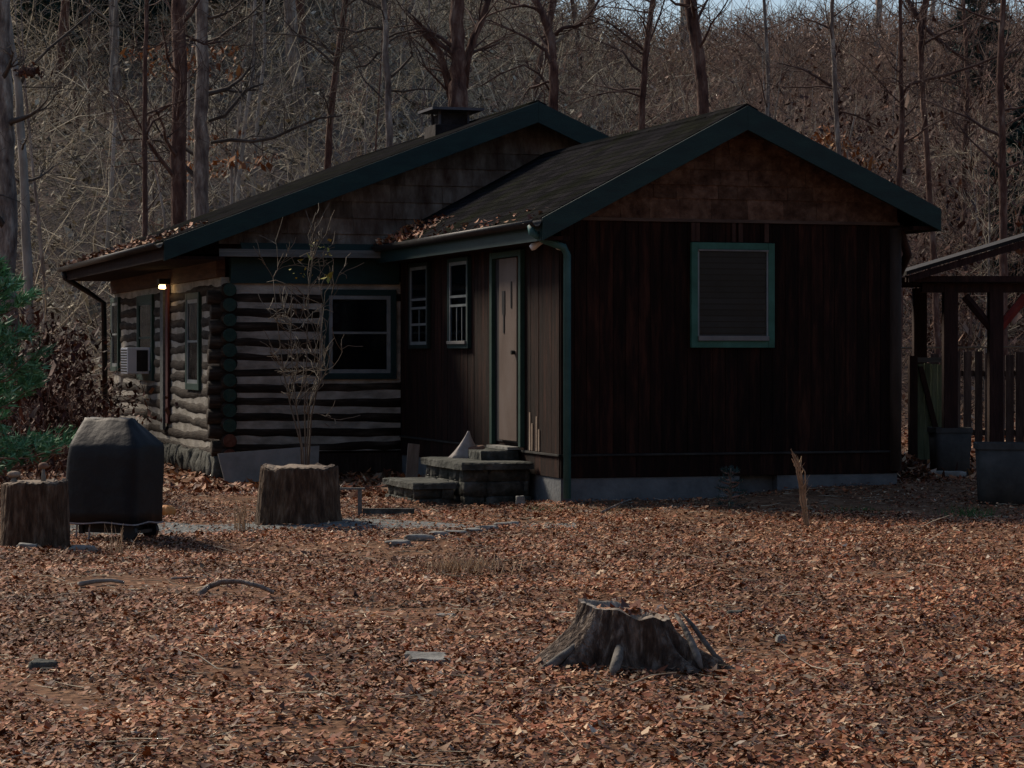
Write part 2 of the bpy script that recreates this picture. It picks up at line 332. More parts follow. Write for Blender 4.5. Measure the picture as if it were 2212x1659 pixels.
n = 380000
Y = 8.2+(29.5-8.2)*rng.uniform(0,1,n)**.85; X = rng.uniform(-.29,.29,n)*Y
a = (X-HX)*math.cos(TH)+(Y-HY)*math.sin(TH); b = -(X-HX)*math.sin(TH)+(Y-HY)*math.cos(TH)
inside = ((a>-.03)&(b>-.03)&(a<4)) | ((a>-2.4)&(b>6.6)) | ((a>-1.15)&(a<.05)&(b>.7)&(b<2.8))
pathm = np.abs(Y-(22.55+.14*(X+5))) < .5
keep = ~inside & ~(pathm & (X>-5.2)&(X<.6)&(rng.uniform(0,1,n)<.72)) & (fbm(X,Y,1.1)+.5*fbm(X+9,Y-4,3.7)+rng.normal(0,.3,n) > -.62)
keep &= ~((a>.1)&(b<0)&(b>-2.9)&(rng.uniform(0,1,n)<.62))
keep &= ((X-.58)/.42)**2+((Y-12.60)/.27)**2 > 1
keep &= ~((((X-1.15)/.75)**2+((Y-13.1)/1.1)**2 < 1)&(rng.uniform(0,1,n)<.5))
X, Y = X[keep], Y[keep]
stufft(leaves('leaf_litter', X, Y, gz(X,Y)+rng.uniform(.002,.03,len(X)), .032, oak, .3), 'carpet of fallen orange and brown leaves across the yard', 'leaves')
n = 30000; Y = rng.uniform(28, 50, n); X = rng.uniform(-.27,.27,n)*Y
a = (X-HX)*math.cos(TH)+(Y-HY)*math.sin(TH); b = -(X-HX)*math.sin(TH)+(Y-HY)*math.cos(TH)
keep = ~(((a>-.03)&(b>-.03)&(a<4)) | ((a>-2.4)&(b>6.6)&(b<17)&(a<6.5)))
X, Y = X[keep], Y[keep]
stufft(leaves('leaf_litter', X, Y, gz(X,Y)+rng.uniform(.002,.04,len(X)), .09, oak, .45), 'brown fallen leaves around and behind the house', 'leaves')
n = 150000; Y = 48+115*rng.uniform(0,1,n)**.8; X = rng.uniform(-.26,.26,n)*Y; U = CX+F*X/Y+rng.normal(0,180,n)
lift = np.where(rng.uniform(0,1,n) < .45, rng.uniform(0,1,n)**1.7*2.2, rng.uniform(0,.08,n))
for sel, mt, lb in ((U < 1250, hleaf, 'olive grey leaf litter covering the hillside left of the front gable peak'), (U >= 1250, hleaf_r, 'red brown leaf litter covering the hillside behind the front gable')):
    stufft(leaves('leaf_litter', X[sel], Y[sel], gz(X[sel],Y[sel])+lift[sel], .14, mt, .7), lb, 'leaves')
# ------------------------------------------------------------------ twigs in bulk
def twigs(name, B, D, Lg, r, mat, parent=None, bend=.25):
    n = len(B); D = D/np.linalg.norm(D, axis=1)[:,None]
    J = rng.normal(0, bend, (n,3)); P0 = B; P1 = B+D*Lg[:,None]*.5+J*Lg[:,None]*.25; P2 = B+D*Lg[:,None]+rng.normal(0,bend,(n,3))*Lg[:,None]*.6
    x = np.cross(D, np.array([.3,.9,.31])); x /= np.linalg.norm(x,axis=1)[:,None]; y = np.cross(D,x)
    Vs = []
    for Pn, q in ((P0,1.),(P1,.7),(P2,.3)):
        for t in (0, 2.094, 4.189):
            Vs.append(Pn+(x*math.cos(t)+y*math.sin(t))*(r*q)[:,None])
    V = np.stack(Vs, 1).reshape(-1,3); i = np.arange(n)*9; fs = []
    for k in (0,3):
        for j in range(3): fs.append(np.stack([i+k+j, i+k+(j+1)%3, i+k+3+(j+1)%3, i+k+3+j], -1))
    return npmesh(name, V, np.concatenate(fs), mat, parent)
n = 3200; Y = 8.5+(28-8.5)*rng.uniform(0,1,n)**.8; X = rng.uniform(-.25,.25,n)*Y
a = (X-HX)*math.cos(TH)+(Y-HY)*math.sin(TH); b = -(X-HX)*math.sin(TH)+(Y-HY)*math.cos(TH); k_ = ~((b>-.1)&(a>-1.6))
X, Y = X[k_], Y[k_]; n = len(X); D = np.stack([rng.normal(0,1,n), rng.normal(0,1,n), rng.normal(0,.08,n)], -1)
stufft(twigs('twig_litter', np.stack([X,Y,gz(X,Y)+.018],-1), D, rng.uniform(.05,.28,n), rng.uniform(.0015,.005,n), brushm, bend=.12), 'small fallen twigs strewn over the leaves in the yard', 'twigs')
n = 95000; Y = 49+108*rng.uniform(0,1,n)**.85; X = rng.uniform(-.25,.25,n)*Y; U = CX+F*X/Y+rng.normal(0,180,n)
D = np.stack([rng.normal(0,.7,n), rng.normal(0,.4,n), rng.uniform(.1,1,n)], -1)
Z = gz(X,Y)+rng.uniform(0,1,n)**2*2.6; Lg = rng.uniform(.25,1.6,n); R_ = rng.uniform(.004,.012,n)*(1+Y/120); Bs = np.stack([X,Y,Z],-1)
for sel, mt, lb in ((U < 1250, brushm, 'tangle of thin grey olive twigs on the hillside left of the front gable peak'), (U >= 1250, brushr, 'tangle of thin reddish twigs on the hillside behind the front gable')):
    stufft(twigs('underbrush', Bs[sel], D[sel], Lg[sel], R_[sel], mt, bend=.14), lb, 'brush')
# ------------------------------------------------------------------ trees
def jitter(d, s):
    v = Vector((random.gauss(0,s), random.gauss(0,s), random.gauss(0,s)))+d; v.normalize(); return v
def limb(mb, p, d, length, r, level, maxl, spread=.8, gnarl=.16, upb=.06, dens=1.):
    nseg = 5 if level < 2 else 4 if level < 3 else 3
    pts = [p.copy()]; rs = [r]; step = length/nseg
    for i in range(nseg):
        d = jitter(d, gnarl); d.z += upb; d.normalize(); p = p+d*step; pts.append(p.copy()); rs.append(max(.004, r*(1-.75*(i+1)/nseg)))
    mb.tube(pts, rs, 6 if level == 0 else 4 if level == 1 else 3, cap=False)
    if level < maxl:
        nc = max(2, int((5 if level == 0 else 5 if level == 1 else 4)*dens))
        for k in range(nc):
            t = random.uniform(.25, 1); i = min(nseg-1, int(t*nseg)); q = pts[i].lerp(pts[i+1], t*nseg-i)
            dd = jitter(d, spread*.75)
            limb(mb, q, dd, length*random.uniform(.35,.65), max(.005, rs[i]*.5), level+1, maxl, spread, gnarl*1.15, upb, dens)
def make_tree(name, label, cat, path, rads, crown_from, nb, blen, mt, mc, maxl=3, group=None, limbs=(), gnarl=.16, upb=.06, dens=1., loc=None):
    """path: world points of the trunk; children trunk and crown"""
    base = Vector(path[0]) if loc is None else Vector(loc)
    t = thing(name, label, cat, base, 0, group)
    rel = [Vector(p)-base for p in path]
    # refine the trunk
    pts = []; rs = []
    for i in range(len(rel)-1):
        for k in range(4):
            f = k/4; q = rel[i].lerp(rel[i+1], f); w = rads[i]*.11
            pts.append(q+Vector((random.gauss(0,w), random.gauss(0,w), 0)) if (i or k) else q); rs.append((rads[i]*(1-f)+rads[i+1]*f)*random.uniform(.93,1.07))
    pts.append(rel[-1]); rs.append(rads[-1])
    tr = MB(); tr.tube([pts[0]-Vector((0,0,.3))]+pts, [rs[0]*1.35]+rs, 10)
    cr = MB()
    for pth, rr in limbs:
        q = [Vector(p)-base for p in pth]
        (tr if rr[0] > .07 else cr).tube(q, rr, 6)
        for k in range(4+int(6*dens)):
            i = random.randrange(len(q)-1); f = random.random(); s = q[i].lerp(q[i+1], f); d = (q[i+1]-q[i]).normalized()
            limb(cr, s, jitter(d, .7), random.uniform(.5,1.4), rr[i]*.35, 2, maxl, gnarl=gnarl, upb=upb, dens=dens)
    n = len(pts)
    for k in range(nb):
        f = crown_from+(1-crown_from)*((k+random.random())/nb); i = min(n-2, int(f*(n-1))); s = pts[i].lerp(pts[i+1], f*(n-1)-i)
        az = random.uniform(0, 6.283); el = random.uniform(.05,.9)
        d = Vector((math.cos(az)*math.cos(el), math.sin(az)*math.cos(el), math.sin(el)))
        limb(cr, s, d, blen*random.uniform(.5,1.15)*(1-.35*f), rs[i]*random.uniform(.28,.5), 1, maxl, gnarl=gnarl, upb=upb, dens=dens)
    tr.build('trunk', mt, t, True); cr.build('crown', mc, t, True)
    return t
def leafblob(parent, pts, n, spread, size, mat, name='foliage'):
    pts = np.array(pts); i = rng.integers(0, len(pts), n); C = pts[i]+rng.normal(0, 1, (n,3))*np.array(spread)
    return leaves(name, C[:,0], C[:,1], C[:,2], size, mat, .9, parent)
def upix(lst, Y, dy=0): return [P(u, v, Y+dy*i) for i, (u, v) in enumerate(lst)]
def grounded(u, Y): x = (u-CX)*Y/F; return Vector((x, Y, float(gz(x,Y))))
limbdark = M('dark_limb_bark', [(.035,.028,.024),(.07,.058,.05),(.13,.11,.095)], 3, .9, .3)
limbred = M('reddish_limb_bark', [(.035,.02,.017),(.08,.048,.04),(.14,.095,.08)], 3, .9, .3)
# individually surveyed trees behind the house
T = []
def near(label, name, Y, pix, wpx, mt, mc, limbs=(), nb=9, blen=2.2, cf=.35, ext=6, dens=1., maxl=3, gnarl=.18, upb=.06):
    k = Y/F; base = grounded(pix[0][0], Y)
    pts = [base]+[P(u, v, Y) for u, v in pix[1:]]
    last = pts[-1]; d = (pts[-1]-pts[-2]).normalized()
    pts.append(last+(d+Vector((0,0,.4))).normalized()*ext); r = [w*k/2 for w in wpx]; r.append(r[-1]*.55)
    mc = limbdark if mc is twig else limbred
    lm = [(upix(q, Y+.2, dyy), [w*k/2 for w in ws]) for q, ws, dyy in limbs]
    return make_tree(name, label, 'tree', pts, r, cf, nb, blen, mt, mc, maxl, limbs=lm, dens=dens, gnarl=gnarl, upb=upb)
near('thick grey tree at the far left edge with a wide double trunk', 'bare_tree', 40, [(8,980),(20,760),(15,530),(10,300),(8,150),(2,-10)], [62,52,44,42,40,36], bark, twig, nb=8, blen=1.8)
near('pale leaning tree beside the far left trunk, forking high up', 'bare_tree', 41, [(70,980),(66,760),(58,540),(50,350),(38,180),(25,90),(10,-10)], [24,22,20,19,16,14,12], bark_pale, twig, [(([(38,190),(62,150),(105,105),(160,60),(210,15)]),[9,8,6,5,3],.2), ([(55,400),(30,385),(-20,350)],[6,5,4],.1)], nb=8, blen=1.6)
near('straight dark brown trunk, left one of the close pair above the porch roof', 'bare_tree', 46, [(388,950),(386,700),(384,480),(386,300),(388,150),(386,-10)], [38,36,34,33,31,30], bark_dark, twig_red, [([(384,215),(345,240),(322,255),(316,300),(314,380)],[8,7,6,6,4],.1), ([(388,70),(440,95),(500,88)],[6,5,3],.1)], nb=8)
near('straight grey trunk, right one of the close pair above the porch roof', 'bare_tree', 47, [(436,950),(436,700),(434,450),(435,300),(437,150),(432,-10)], [40,38,34,32,28,26], bark, twig, [([(455,308),(500,302),(545,306),(590,298),(640,275),(690,255),(740,250)],[8,9,8,8,7,6,4],.1), ([(450,262),(485,250),(515,215),(530,195),(570,180)],[8,8,8,6,4],.1), ([(436,90),(410,85),(380,92),(330,98),(290,90)],[6,6,5,4,3],-.1)], nb=8)
near('slim dark tree standing left of the close pair', 'bare_tree', 44, [(316,960),(315,700),(313,500),(314,420),(311,300),(314,150),(318,-10)], [15,14,13,12,10,10,9], bark_dark, twig_red, [([(316,290),(330,262),(360,245)],[6,5,4],.1)], nb=9, blen=1.4)
near('slender crooked tree with a dark stem rising past the roof left of the chimney', 'bare_tree', 48, [(700,960),(704,560),(708,350),(716,230),(728,130),(742,40),(748,-10)], [18,16,16,15,14,13,12], bark_dark, twig, [([(722,118),(700,100),(660,80),(620,74),(570,72)],[8,7,5,4,3],.1), ([(725,118),(745,108),(770,85)],[6,5,3],0)], nb=10, blen=1.9, gnarl=.22)
near('twisting tree with hooked side branches just left of the chimney', 'bare_tree', 45, [(842,960),(842,500),(840,290),(838,180),(832,110),(833,60),(828,-10)], [18,17,16,15,14,12,11], bark, twig, [([(836,112),(815,115),(800,135),(790,142),(768,144)],[8,7,6,5,3],0), ([(832,62),(800,60),(770,70),(745,62),(725,58)],[8,7,6,4,3],.1), ([(842,195),(870,198),(905,192),(940,195)],[6,5,4,2],0), ([(833,20),(800,10),(760,-12)],[6,5,4],0)], nb=10, blen=1.8, gnarl=.24)
near('big three stemmed tree rising directly behind the chimney', 'bare_tree', 45, [(990,960),(990,500),(990,230),(990,170),(988,100),(988,-10)], [56,52,48,36,32,29], bark_dark, twig_red, [([(976,215),(965,165),(950,115),(925,80),(905,62),(890,42)],[20,19,17,15,11,4],0), ([(1000,190),(1008,130),(1024,80),(1042,40),(1058,-12)],[26,21,19,17,14],0), ([(1022,112),(1050,105),(1080,92)],[6,5,3],0)], nb=5, blen=1.8, cf=.55)
near('crooked grey tree behind the gap between the two ridges', 'bare_tree', 50, [(1198,960),(1198,500),(1196,230),(1196,150),(1190,80),(1172,30),(1150,-12)], [26,24,21,20,19,17,14], bark_dark, twig_red, [([(1192,80),(1215,60),(1250,55),(1275,30),(1300,-10)],[10,9,9,8,6],0), ([(1190,200),(1165,160),(1130,140),(1080,160),(1040,185)],[5,5,4,4,3],0)], nb=12, blen=2.2, gnarl=.25, dens=1.2)
near('reddish slender tree with many drooping twigs right of the main ridge', 'bare_tree', 52, [(1384,960),(1384,500),(1386,250),(1394,130),(1402,60),(1412,-10)], [18,16,15,14,13,12], bark_dark, twig_red, [([(1394,110),(1350,75),(1310,45)],[6,5,4],0)], nb=16, blen=2.6, gnarl=.2, dens=1.4, upb=.0)
near('thick dark trunk above the front gable ridge, slightly leaning', 'bare_tree', 47, [(1528,960),(1524,500),(1519,200),(1508,110),(1500,60),(1488,-10)], [30,28,25,26,27,29], bark_dark, twig_red, nb=6, blen=2., cf=.5)
near('tall thin tree with a forked top right of the front gable peak', 'bare_tree', 49, [(1806,960),(1812,600),(1812,330),(1805,230),(1802,140),(1796,60),(1798,-10)], [13,12,11,11,10,10,8], bark, twig_red, [([(1803,190),(1770,170),(1735,150),(1680,135)],[5,5,4,3],0),([(1815,240),(1850,250),(1900,275)],[4,4,3],0)], nb=12, blen=1.9, dens=1.2)
near('slim brown tree with a long side limb above the right eave', 'bare_tree', 48, [(1940,960),(1943,600),(1942,390),(1950,260),(1945,180),(1946,100),(1944,-10)], [15,14,13,13,10,9,8], bark_dark, twig_red, [([(1948,205),(1965,182),(1990,175),(2050,160),(2110,140),(2160,120),(2220,105)],[9,9,8,7,6,5,4],0)], nb=10, blen=2., dens=1.2)
near('dark tree with a broad Y fork against the sky at the upper right', 'bare_tree', 50, [(2030,960),(2020,600),(2000,300),(1990,150),(1990,60),(2002,-10)], [14,13,12,12,15,14], bark_dark, twig_red, [([(1990,50),(1975,25),(1955,-12)],[13,12,10],0), ([(1992,55),(2020,80),(2050,105),(2085,130)],[10,9,7,5],0)], nb=10, blen=2.1, dens=1.2)
near('dark leafless tree with dense twigs at the right edge above the shelter', 'bare_tree', 46, [(2165,960),(2168,600),(2165,350),(2160,150),(2168,-10)], [20,18,17,15,13], bark_dark, twig_red, nb=18, blen=2.4, dens=1.6)
near('thin pale tree between the left pair and the crooked stem', 'bare_tree', 55, [(520,960),(516,600),(512,420),(528,280),(545,160),(552,-10)], [11,10,10,9,8,7], bark_pale, twig, nb=10, blen=1.7)
near('thin pale tree right of the first pale one, bending over the main roof', 'bare_tree', 57, [(552,960),(545,600),(548,400),(556,250),(572,120),(570,-10)], [10,9,9,8,7,6], bark_pale, twig, nb=10, blen=1.7)
near('slim pale tree with spread twigs above the far end of the porch roof', 'bare_tree', 56, [(222,960),(225,600),(240,420),(248,260),(238,180),(246,80),(250,-10)], [10,9,9,8,7,7,6], bark_pale, twig, nb=12, blen=1.7)
near('thin grey tree between the ridge trunk and the forked thin tree', 'bare_tree', 58, [(1655,960),(1655,600),(1652,350),(1660,180),(1650,-10)], [11,10,9,9,7], bark, twig_red, nb=13, blen=2.1, dens=1.2)
near('dark thin tree far right of the gable, second from the right edge', 'bare_tree', 56, [(2085,960),(2088,600),(2082,350),(2090,180),(2080,-10)], [13,12,11,10,8], bark_dark, twig_red, nb=15, blen=2.2, dens=1.4)
# hillside tree prototypes
def proto(h, r, mt, mc, nb, bl, cf, maxl=3, dens=1.):
    pts = [Vector((0,0,0))]; d = Vector((random.gauss(0,.05), random.gauss(0,.05), 1))
    n = 6; rs = [r]
    for i in range(n):
        d = jitter(d.normalized(), .06); d.z += .15; pts.append(pts[-1]+d.normalized()*h/n); rs.append(r*(1-.8*(i+1)/n))
    return pts, rs, mt, mc, nb, bl, cf, maxl, dens
LT = {'l': 'slender bare tree on the hillside to the left of the chimney', 'm': 'slender bare tree on the hillside between chimney and front gable peak', 'r': 'slender bare tree on the reddish hillside to the right of the front gable'}
LSM = {'l': 'small twiggy sapling on the hillside to the left of the chimney', 'm': 'small twiggy sapling on the hillside between chimney and front gable peak', 'r': 'small twiggy sapling on the reddish hillside to the right of the front gable'}
GT = {'l':'tall bare trees on the left hillside','m':'tall bare trees on the middle hillside','r':'tall bare trees on the right hillside'}
GS = {'l':'saplings on the left hillside','m':'saplings on the middle hillside','r':'saplings on the right hillside'}
def zone(x, y):
    u = CX+F*x/y; return 'l' if u < 980 else 'm' if u < 1620 else 'r'
tall = []; small = []
for i in range(7):
    mt = (bark, bark_pale, bark_dark, bark, bark_dark, bark_pale, bark)[i]
    p = proto(random.uniform(14,18), random.uniform(.11,.18), mt, twig if i % 2 == 0 else twig_red, 20, 2.6, .22)
    tall.append((p, None))
for i in range(8):
    mt = (bark, bark_pale, bark_dark, bark)[i % 4]
    p = proto(random.uniform(4,7.5), random.uniform(.03,.06), mt, (twig, brushm, twig_red)[i % 3], 16, 1.7, .08, 3)
    small.append((p, None))
def spawn(protos, made, k, x, y, rz, sc, lab, grp, nm):
    loc = (x, y, float(gz(x,y))-.1)
    if k not in made:
        pts, rs, mt, mc, nb, bl, cf, ml, dn = protos[k][0]
        t = make_tree(nm, lab, 'tree', pts, rs, cf, nb, bl, mt, mc, ml, grp, dens=dn)
        t.location = loc; t.rotation_euler = (0,0,rz); t.scale = (sc,)*3; made[k] = t; return
    dup(made[k], loc, rz, lab, grp, sc)
mt_ = {}; ms_ = {}
for i in range(135):
    y = 60+95*random.random()**.8; x = random.uniform(-.235,.235)*y; z = zone(x, y)
    if z != 'l' and (random.random() < .72 or y > 115): continue
    spawn(tall, mt_, i % 7, x, y, random.uniform(0,6.28), random.uniform(.75,1.15), LT[z], GT[z], 'hillside_tree')
for i in range(190):
    y = 50+85*random.random()**1.0; x = random.uniform(-.235,.235)*y; z = zone(x, y)
    if z != 'l' and y > 105: y -= 45; x *= .6
    z = zone(x, y); sc1 = random.uniform(.7,1.25)
    if z != 'l': sc1 = max(.25, min(sc1, (1.6+725*y/F-float(gz(x,y)))/6.5*random.uniform(.6,1.05)))
    spawn(small, ms_, i % 8, x, y, random.uniform(0,6.28), sc1, LSM[z], GS[z], 'sapling')
# young beeches with orange leaves still on
for u, v, Y, lab in ((408,150,50,'young beech holding orange leaves beside the close pair of trunks, upper one'),(500,345,48,'low young beech with orange brown leaves above the porch roof'),(1830,330,52,'young beech with rusty leaves behind the right rake of the gable')):
    g = grounded(u, Y); c = P(u, v, Y)
    t = make_tree('beech_sapling', lab, 'tree', [g, g.lerp(c,.5), c, c+Vector((.2,0,1))], [.05,.04,.025,.01], .6, 12, 1.1, bark_pale, twig, 2)
    rel = [tuple(c-g+Vector((random.uniform(-.9,.9), random.uniform(-.6,.6), random.uniform(-.5,.5)))) for _ in range(14)]
    leafblob(t, rel, 260, (.18,.15,.07), .09, orange)
# far pines
def pine(name, label, base, h, rad, nb, mat, needle, per, start=.12, mt=bark_dark):
    t = thing(name, label, 'tree', base)
    tr = MB(); tr.tube([(0,0,-.2),(0,0,h*.5),(0.03*h*.2,0,h)], [h*.018+.02, h*.012+.01, .006], 7); 
    B = []; D = []
    br = MB()
    for k in range(nb):
        f = start+(1-start)*k/nb; z = f*h; L = rad*(1-f)**.75*random.uniform(.75,1.15)+.08; az = k*2.4+random.uniform(-.4,.4)
        el = random.uniform(-.1,.35); dv = Vector((math.cos(az), math.sin(az), math.tan(el))).normalized()
        p0 = Vector((0,0,z)); p1 = p0+dv*L*.6; p2 = p0+dv*L+Vector((0,0,.12*L)); br.tube([p0,p1,p2], [.012+.006*L,.008,.004], 4, False)
        for q in range(per):
            s = random.uniform(.25,1); c = p0+(p2-p0)*s
            side = Vector((-dv.y, dv.x, 0))*random.uniform(-1,1)*L*.33*(1.15-s*.6)
            B.append(tuple(c+side+Vector((0,0,random.gauss(0,.03*L))))); D.append(tuple(dv*.7+side*1.2/max(L,.1)+Vector((random.gauss(0,.5), random.gauss(0,.5), random.gauss(.35,.4)))))
    tr.build('trunk', mt, t, True); br.build('branches', twig_red, t, True)
    B = np.array(B); D = np.array(D); m = 5
    B = np.repeat(B, m, 0)+rng.normal(0,.012,(len(B)*m,3)); D = np.repeat(D, m, 0)+rng.normal(0,.35,(len(D)*m,3))
    n = len(B); D /= np.linalg.norm(D,axis=1)[:,None]; L = rng.uniform(.6,1.2,n)*needle; x = np.cross(D, rng.normal(0,1,(n,3))); x /= np.linalg.norm(x,axis=1)[:,None]
    w = needle*.1
    V = np.stack([B-x*w, B+x*w, B+D*L[:,None]], 1).reshape(-1,3); i = np.arange(n)*3
    npmesh('foliage', V, np.stack([i,i+1,i+2],-1), mat, t)
    return t
pine('pine_tree', 'bushy green pine reaching in from the left edge beside the porch', (-6.25, 28, 0), 3.3, 1.45, 62, needles, .13, 60, .05)
for u, Y, h, lab in ((110,69,5.2,'dark pine high on the hillside at the upper left, leftmost of the far pines'),(190,67.5,6.2,'dark blue green pine high on the hillside, second of the far pines from the left'),(262,69.5,4.8,'dark pine at the top of the hillside left of the slim dark tree'),(505,69.5,5.5,'dark pine at the top of the hill right of the close pair of trunks'),(596,72,4.0,'small dark pine at the top edge left of the crooked stem')):
    pine('pine_tree', lab, grounded(u,Y)-Vector((0,0,.3)), h, 1.9, 60, needles_dark, .34, 44)
pine('pine_tree', 'dark green pine at the right edge above the shelter roof', grounded(2225,56), 5.2, 1.6, 50, needles_dark, .25, 40)
pine('pine_tree', 'dark pine deep in the wood at the upper right', grounded(2120,78), 5, 1.5, 46, needles_dark, .3, 26)
# brush holding leaves
def shrub(name, label, loc, h, w, ns, nl, size, mat, mb=twig_red):
    t = thing(name, label, 'shrub', loc); m = MB(); tips = []
    for k in range(ns):
        az = random.uniform(0,6.28); r = random.uniform(0,w*.35); p = Vector((r*math.cos(az), r*math.sin(az), 0)); d = Vector((math.cos(az)*.45, math.sin(az)*.45, 1)).normalized()
        L = h*random.uniform(.6,1.1); pts = [p]
        for q in range(5): d = jitter(d,.18); pts.append(pts[-1]+d*L/5); tips.append(tuple(pts[-1]))
        m.tube(pts, [.016,.013,.01,.008,.006,.003], 4, False)
        for q in range(5): limb(m, pts[random.randint(1,4)], jitter(d,.8), L*.35, .006, 2, 3)
    m.build('stems', mb, t); leafblob(t, tips, nl, (w*.16,w*.16,h*.07), size, mat); return t
shrub('brush_shrub', 'rusty leaved shrub at the left end of the porch', (P(70,900,37).x, 37, 0), 2.4, .9, 20, 3000, .075, redleaf)
shrub('brush_shrub', 'dark red brown shrub between the left pine and the rusty shrub', (P(45,900,35).x, 35, 0), 2.1, 1.2, 18, 2600, .075, redleaf)
shrub('brush_shrub', 'low dark shrub against the porch foundation behind the grill', (P(168,900,34.5).x, 34.5, 0), 1.05, .7, 16, 1100, .065, redleaf)
shrub('brush_shrub', 'low tangled brown shrub behind the left stump', (P(40,900,30).x, 30, 0), .75, 1.1, 18, 700, .06, redleaf)
for u, Y, h, lab in ((2110,54,5.5,'tall shrub with dark red leaves above the shelter'),(2190,58,7.5,'reddish leaved thicket tree at the far upper right'),(1740,60,4.5,'rust brown thicket behind the right slope of the gable')):
    shrub('thicket_shrub', lab, grounded(u,Y), h, 2.6, 26, 1500, .12, redleaf)
# ------------------------------------------------------------------ house
H = thing('log_cabin', 'dark brown log cabin with green trimmed gables and a boarded front wing', 'house', (HX,HY,0), TH)
def box(name, mat, x0,x1,y0,y1,z0,z1, parent=H, bv=0):
    m = MB(); m.box(x0,x1,y0,y1,z0,z1); o = m.build(name, mat, parent)
    if bv: bevel(o, bv)
    return o
W1 = 3.94; B1 = 6.69
# wing walls: vertical boards
def boards_front(mb, a0, a1, b, z0, z1, w=.145, axis=0, out=-1):
    x = a0
    while x < a1-.01:
        x1 = min(a1, x+w*random.uniform(.92,1.08)); d = random.uniform(.0,.006)
        if axis == 0: mb.box(x+.003, x1-.003, b-.024-d, b-.003, z0, z1)
        else: mb.box(b-.024-d, b-.003, x+.003, x1-.003, z0, z1)
        x = x1
m = MB(); m.box(0,W1,0,B1-.05,.27,3.0)
core = m.build('wing_wall', stain, H)
m = MB(); boards_front(m, -.02, W1+.02, 0, .53, 3.04); boards_front(m, 0, B1-.12, 0, .53, 2.96, axis=1)
boards_front(m, -.02, W1+.02, 0, .275, .50, .9); boards_front(m, 0, B1-.12, 0, .275, .50, .9, axis=1)
m.build('siding', stain, H)
m = MB(); m.box(-.05,W1+.04,-.05,-.002,.503,.527); m.box(-.05,-.004,-.05,B1-.12,.503,.527); bevel(m.build('ledge_trim', M('worn_ledge',[(.05,.045,.04),(.10,.095,.085),(.2,.19,.175)],3,.9,.3), H), .004)
m = MB(); m.box(-.012,2.05,-.012,B1-.13,-.3,.268); m.box(2.5,W1+.012,-.012,.3,-.3,.268); m.box(2.05,2.5,.12,.3,-.3,.268); m.build('foundation', concrete, H)
# gable boards
def rakez(a, apex, za, sl, sr): return za-(apex-a)*sl if a < apex else za-(a-apex)*sr
AP, ZA, SL, SR = 1.97, 4.29, .535, .466
MA, MZ, MSL, MSR = 1.75, 4.965, .384, .44
def lap(mb, zs, apex, za, sl, sr, amin, amax, b, pw=None, out=.022):
    for z0, z1 in zip(zs[:-1], zs[1:]):
        def lim(z): return (max(amin, apex-(za-z)/sl), min(amax, apex+(za-z)/sr))
        l0, r0 = lim(z0); l1, r1 = lim(z1)
        if l1 >= r1: l1 = r1 = apex
        cuts = [l0]; 
        while pw and cuts[-1] < r0: cuts.append(cuts[-1]+random.uniform(*pw))
        if not pw: cuts = [l0, r0]
        cuts[-1] = r0
        for c0, c1 in zip(cuts[:-1], cuts[1:]):
            if c1-c0 < .02: continue
            c0 += .002; c1 -= .002
            t0, t1 = min(max(c0, l1), r1), min(max(c1, l1), r1)
            zt0 = z1 if l1 <= c0 <= r1 else rakez(c0, apex, za, sl, sr); zt1 = z1 if l1 <= c1 <= r1 else rakez(c1, apex, za, sl, sr)
            poly = [(c0, z0), (c1, z0), (c1, zt1)]
            if c1 > r1: poly.append((r1, z1))
            if c0 < l1 < c1: poly.append((l1, z1))
            poly.append((c0, zt0)); q = [poly[0]]
            for p in poly[1:]:
                if abs(p[0]-q[-1][0])+abs(p[1]-q[-1][1]) > 1e-4: q.append(p)
            n = len(q); jit = random.uniform(0,.006)
            f = [(a, b-out-jit if z == z0 else b-.006-jit, z) for a, z in q]; bk = [(a, b, z) for a, z in q]
            mb.add(f+bk, [tuple(range(n)), tuple(range(2*n-1,n-1,-1))]+[(i,n+i,n+(i+1)%n,(i+1)%n) for i in range(n)])
zs = [3.065,3.29,3.44,3.61,3.78,3.95,4.12]
m = MB(); m.prism([(0.0,3.0),(W1,3.0),(W1,rakez(W1,AP,ZA,SL,SR)-.08),(AP,ZA-.08),(0.0,rakez(0,AP,ZA,SL,SR)-.08)], .001, .1); m.build('gable_backing', stain, H)
m = MB(); lap(m, zs, AP, ZA-.1, SL, SR, .0, W1, -.028, (.18,.5)); m.build('gable_siding', redgable, H)
m = MB(); m.box(-.03, W1+.02, -.062,-.03, 3.035,3.068); m.build('frieze_trim', M('worn_frieze',[(.07,.045,.035),(.13,.09,.07),(.18,.13,.1)],4,.9,.3,(.5,2,4)), H)
# roofs
def roof(name, mat, apex, za, sl, sr, al, ar, b0, b1, th=.05):
    zl = rakez(al,apex,za,sl,sr); zr = rakez(ar,apex,za,sl,sr); m = MB()
    m.prism([(al,zl),(al,zl-th),(apex,za-th),(apex,za)], b0, b1); m.prism([(apex,za),(apex,za-th),(ar,zr-th),(ar,zr)], b0, b1)
    return m.build(name, mat, H)
r1 = roof('wing_roof', shingle, AP, ZA, SL, SR, -.37, 4.29, -.41, B1-.01)
m = MB()
for k in range(24):
    b0 = -.41+k*.29; 
    if b0 > B1-.3: break
    m.prism([(AP-.13,ZA-.13*SL+.002),(AP-.13,ZA-.13*SL+.014),(AP,ZA+.016),(AP+.13,ZA-.13*SR+.014),(AP+.13,ZA-.13*SR+.002),(AP,ZA+.003)], b0, b0+.283)
m.build('ridge_cap', shingle, r1)
r2 = roof('main_roof', shingle, MA, MZ, MSL, MSR, -3.25, 6.3, 6.18, 16.2)
m = MB()
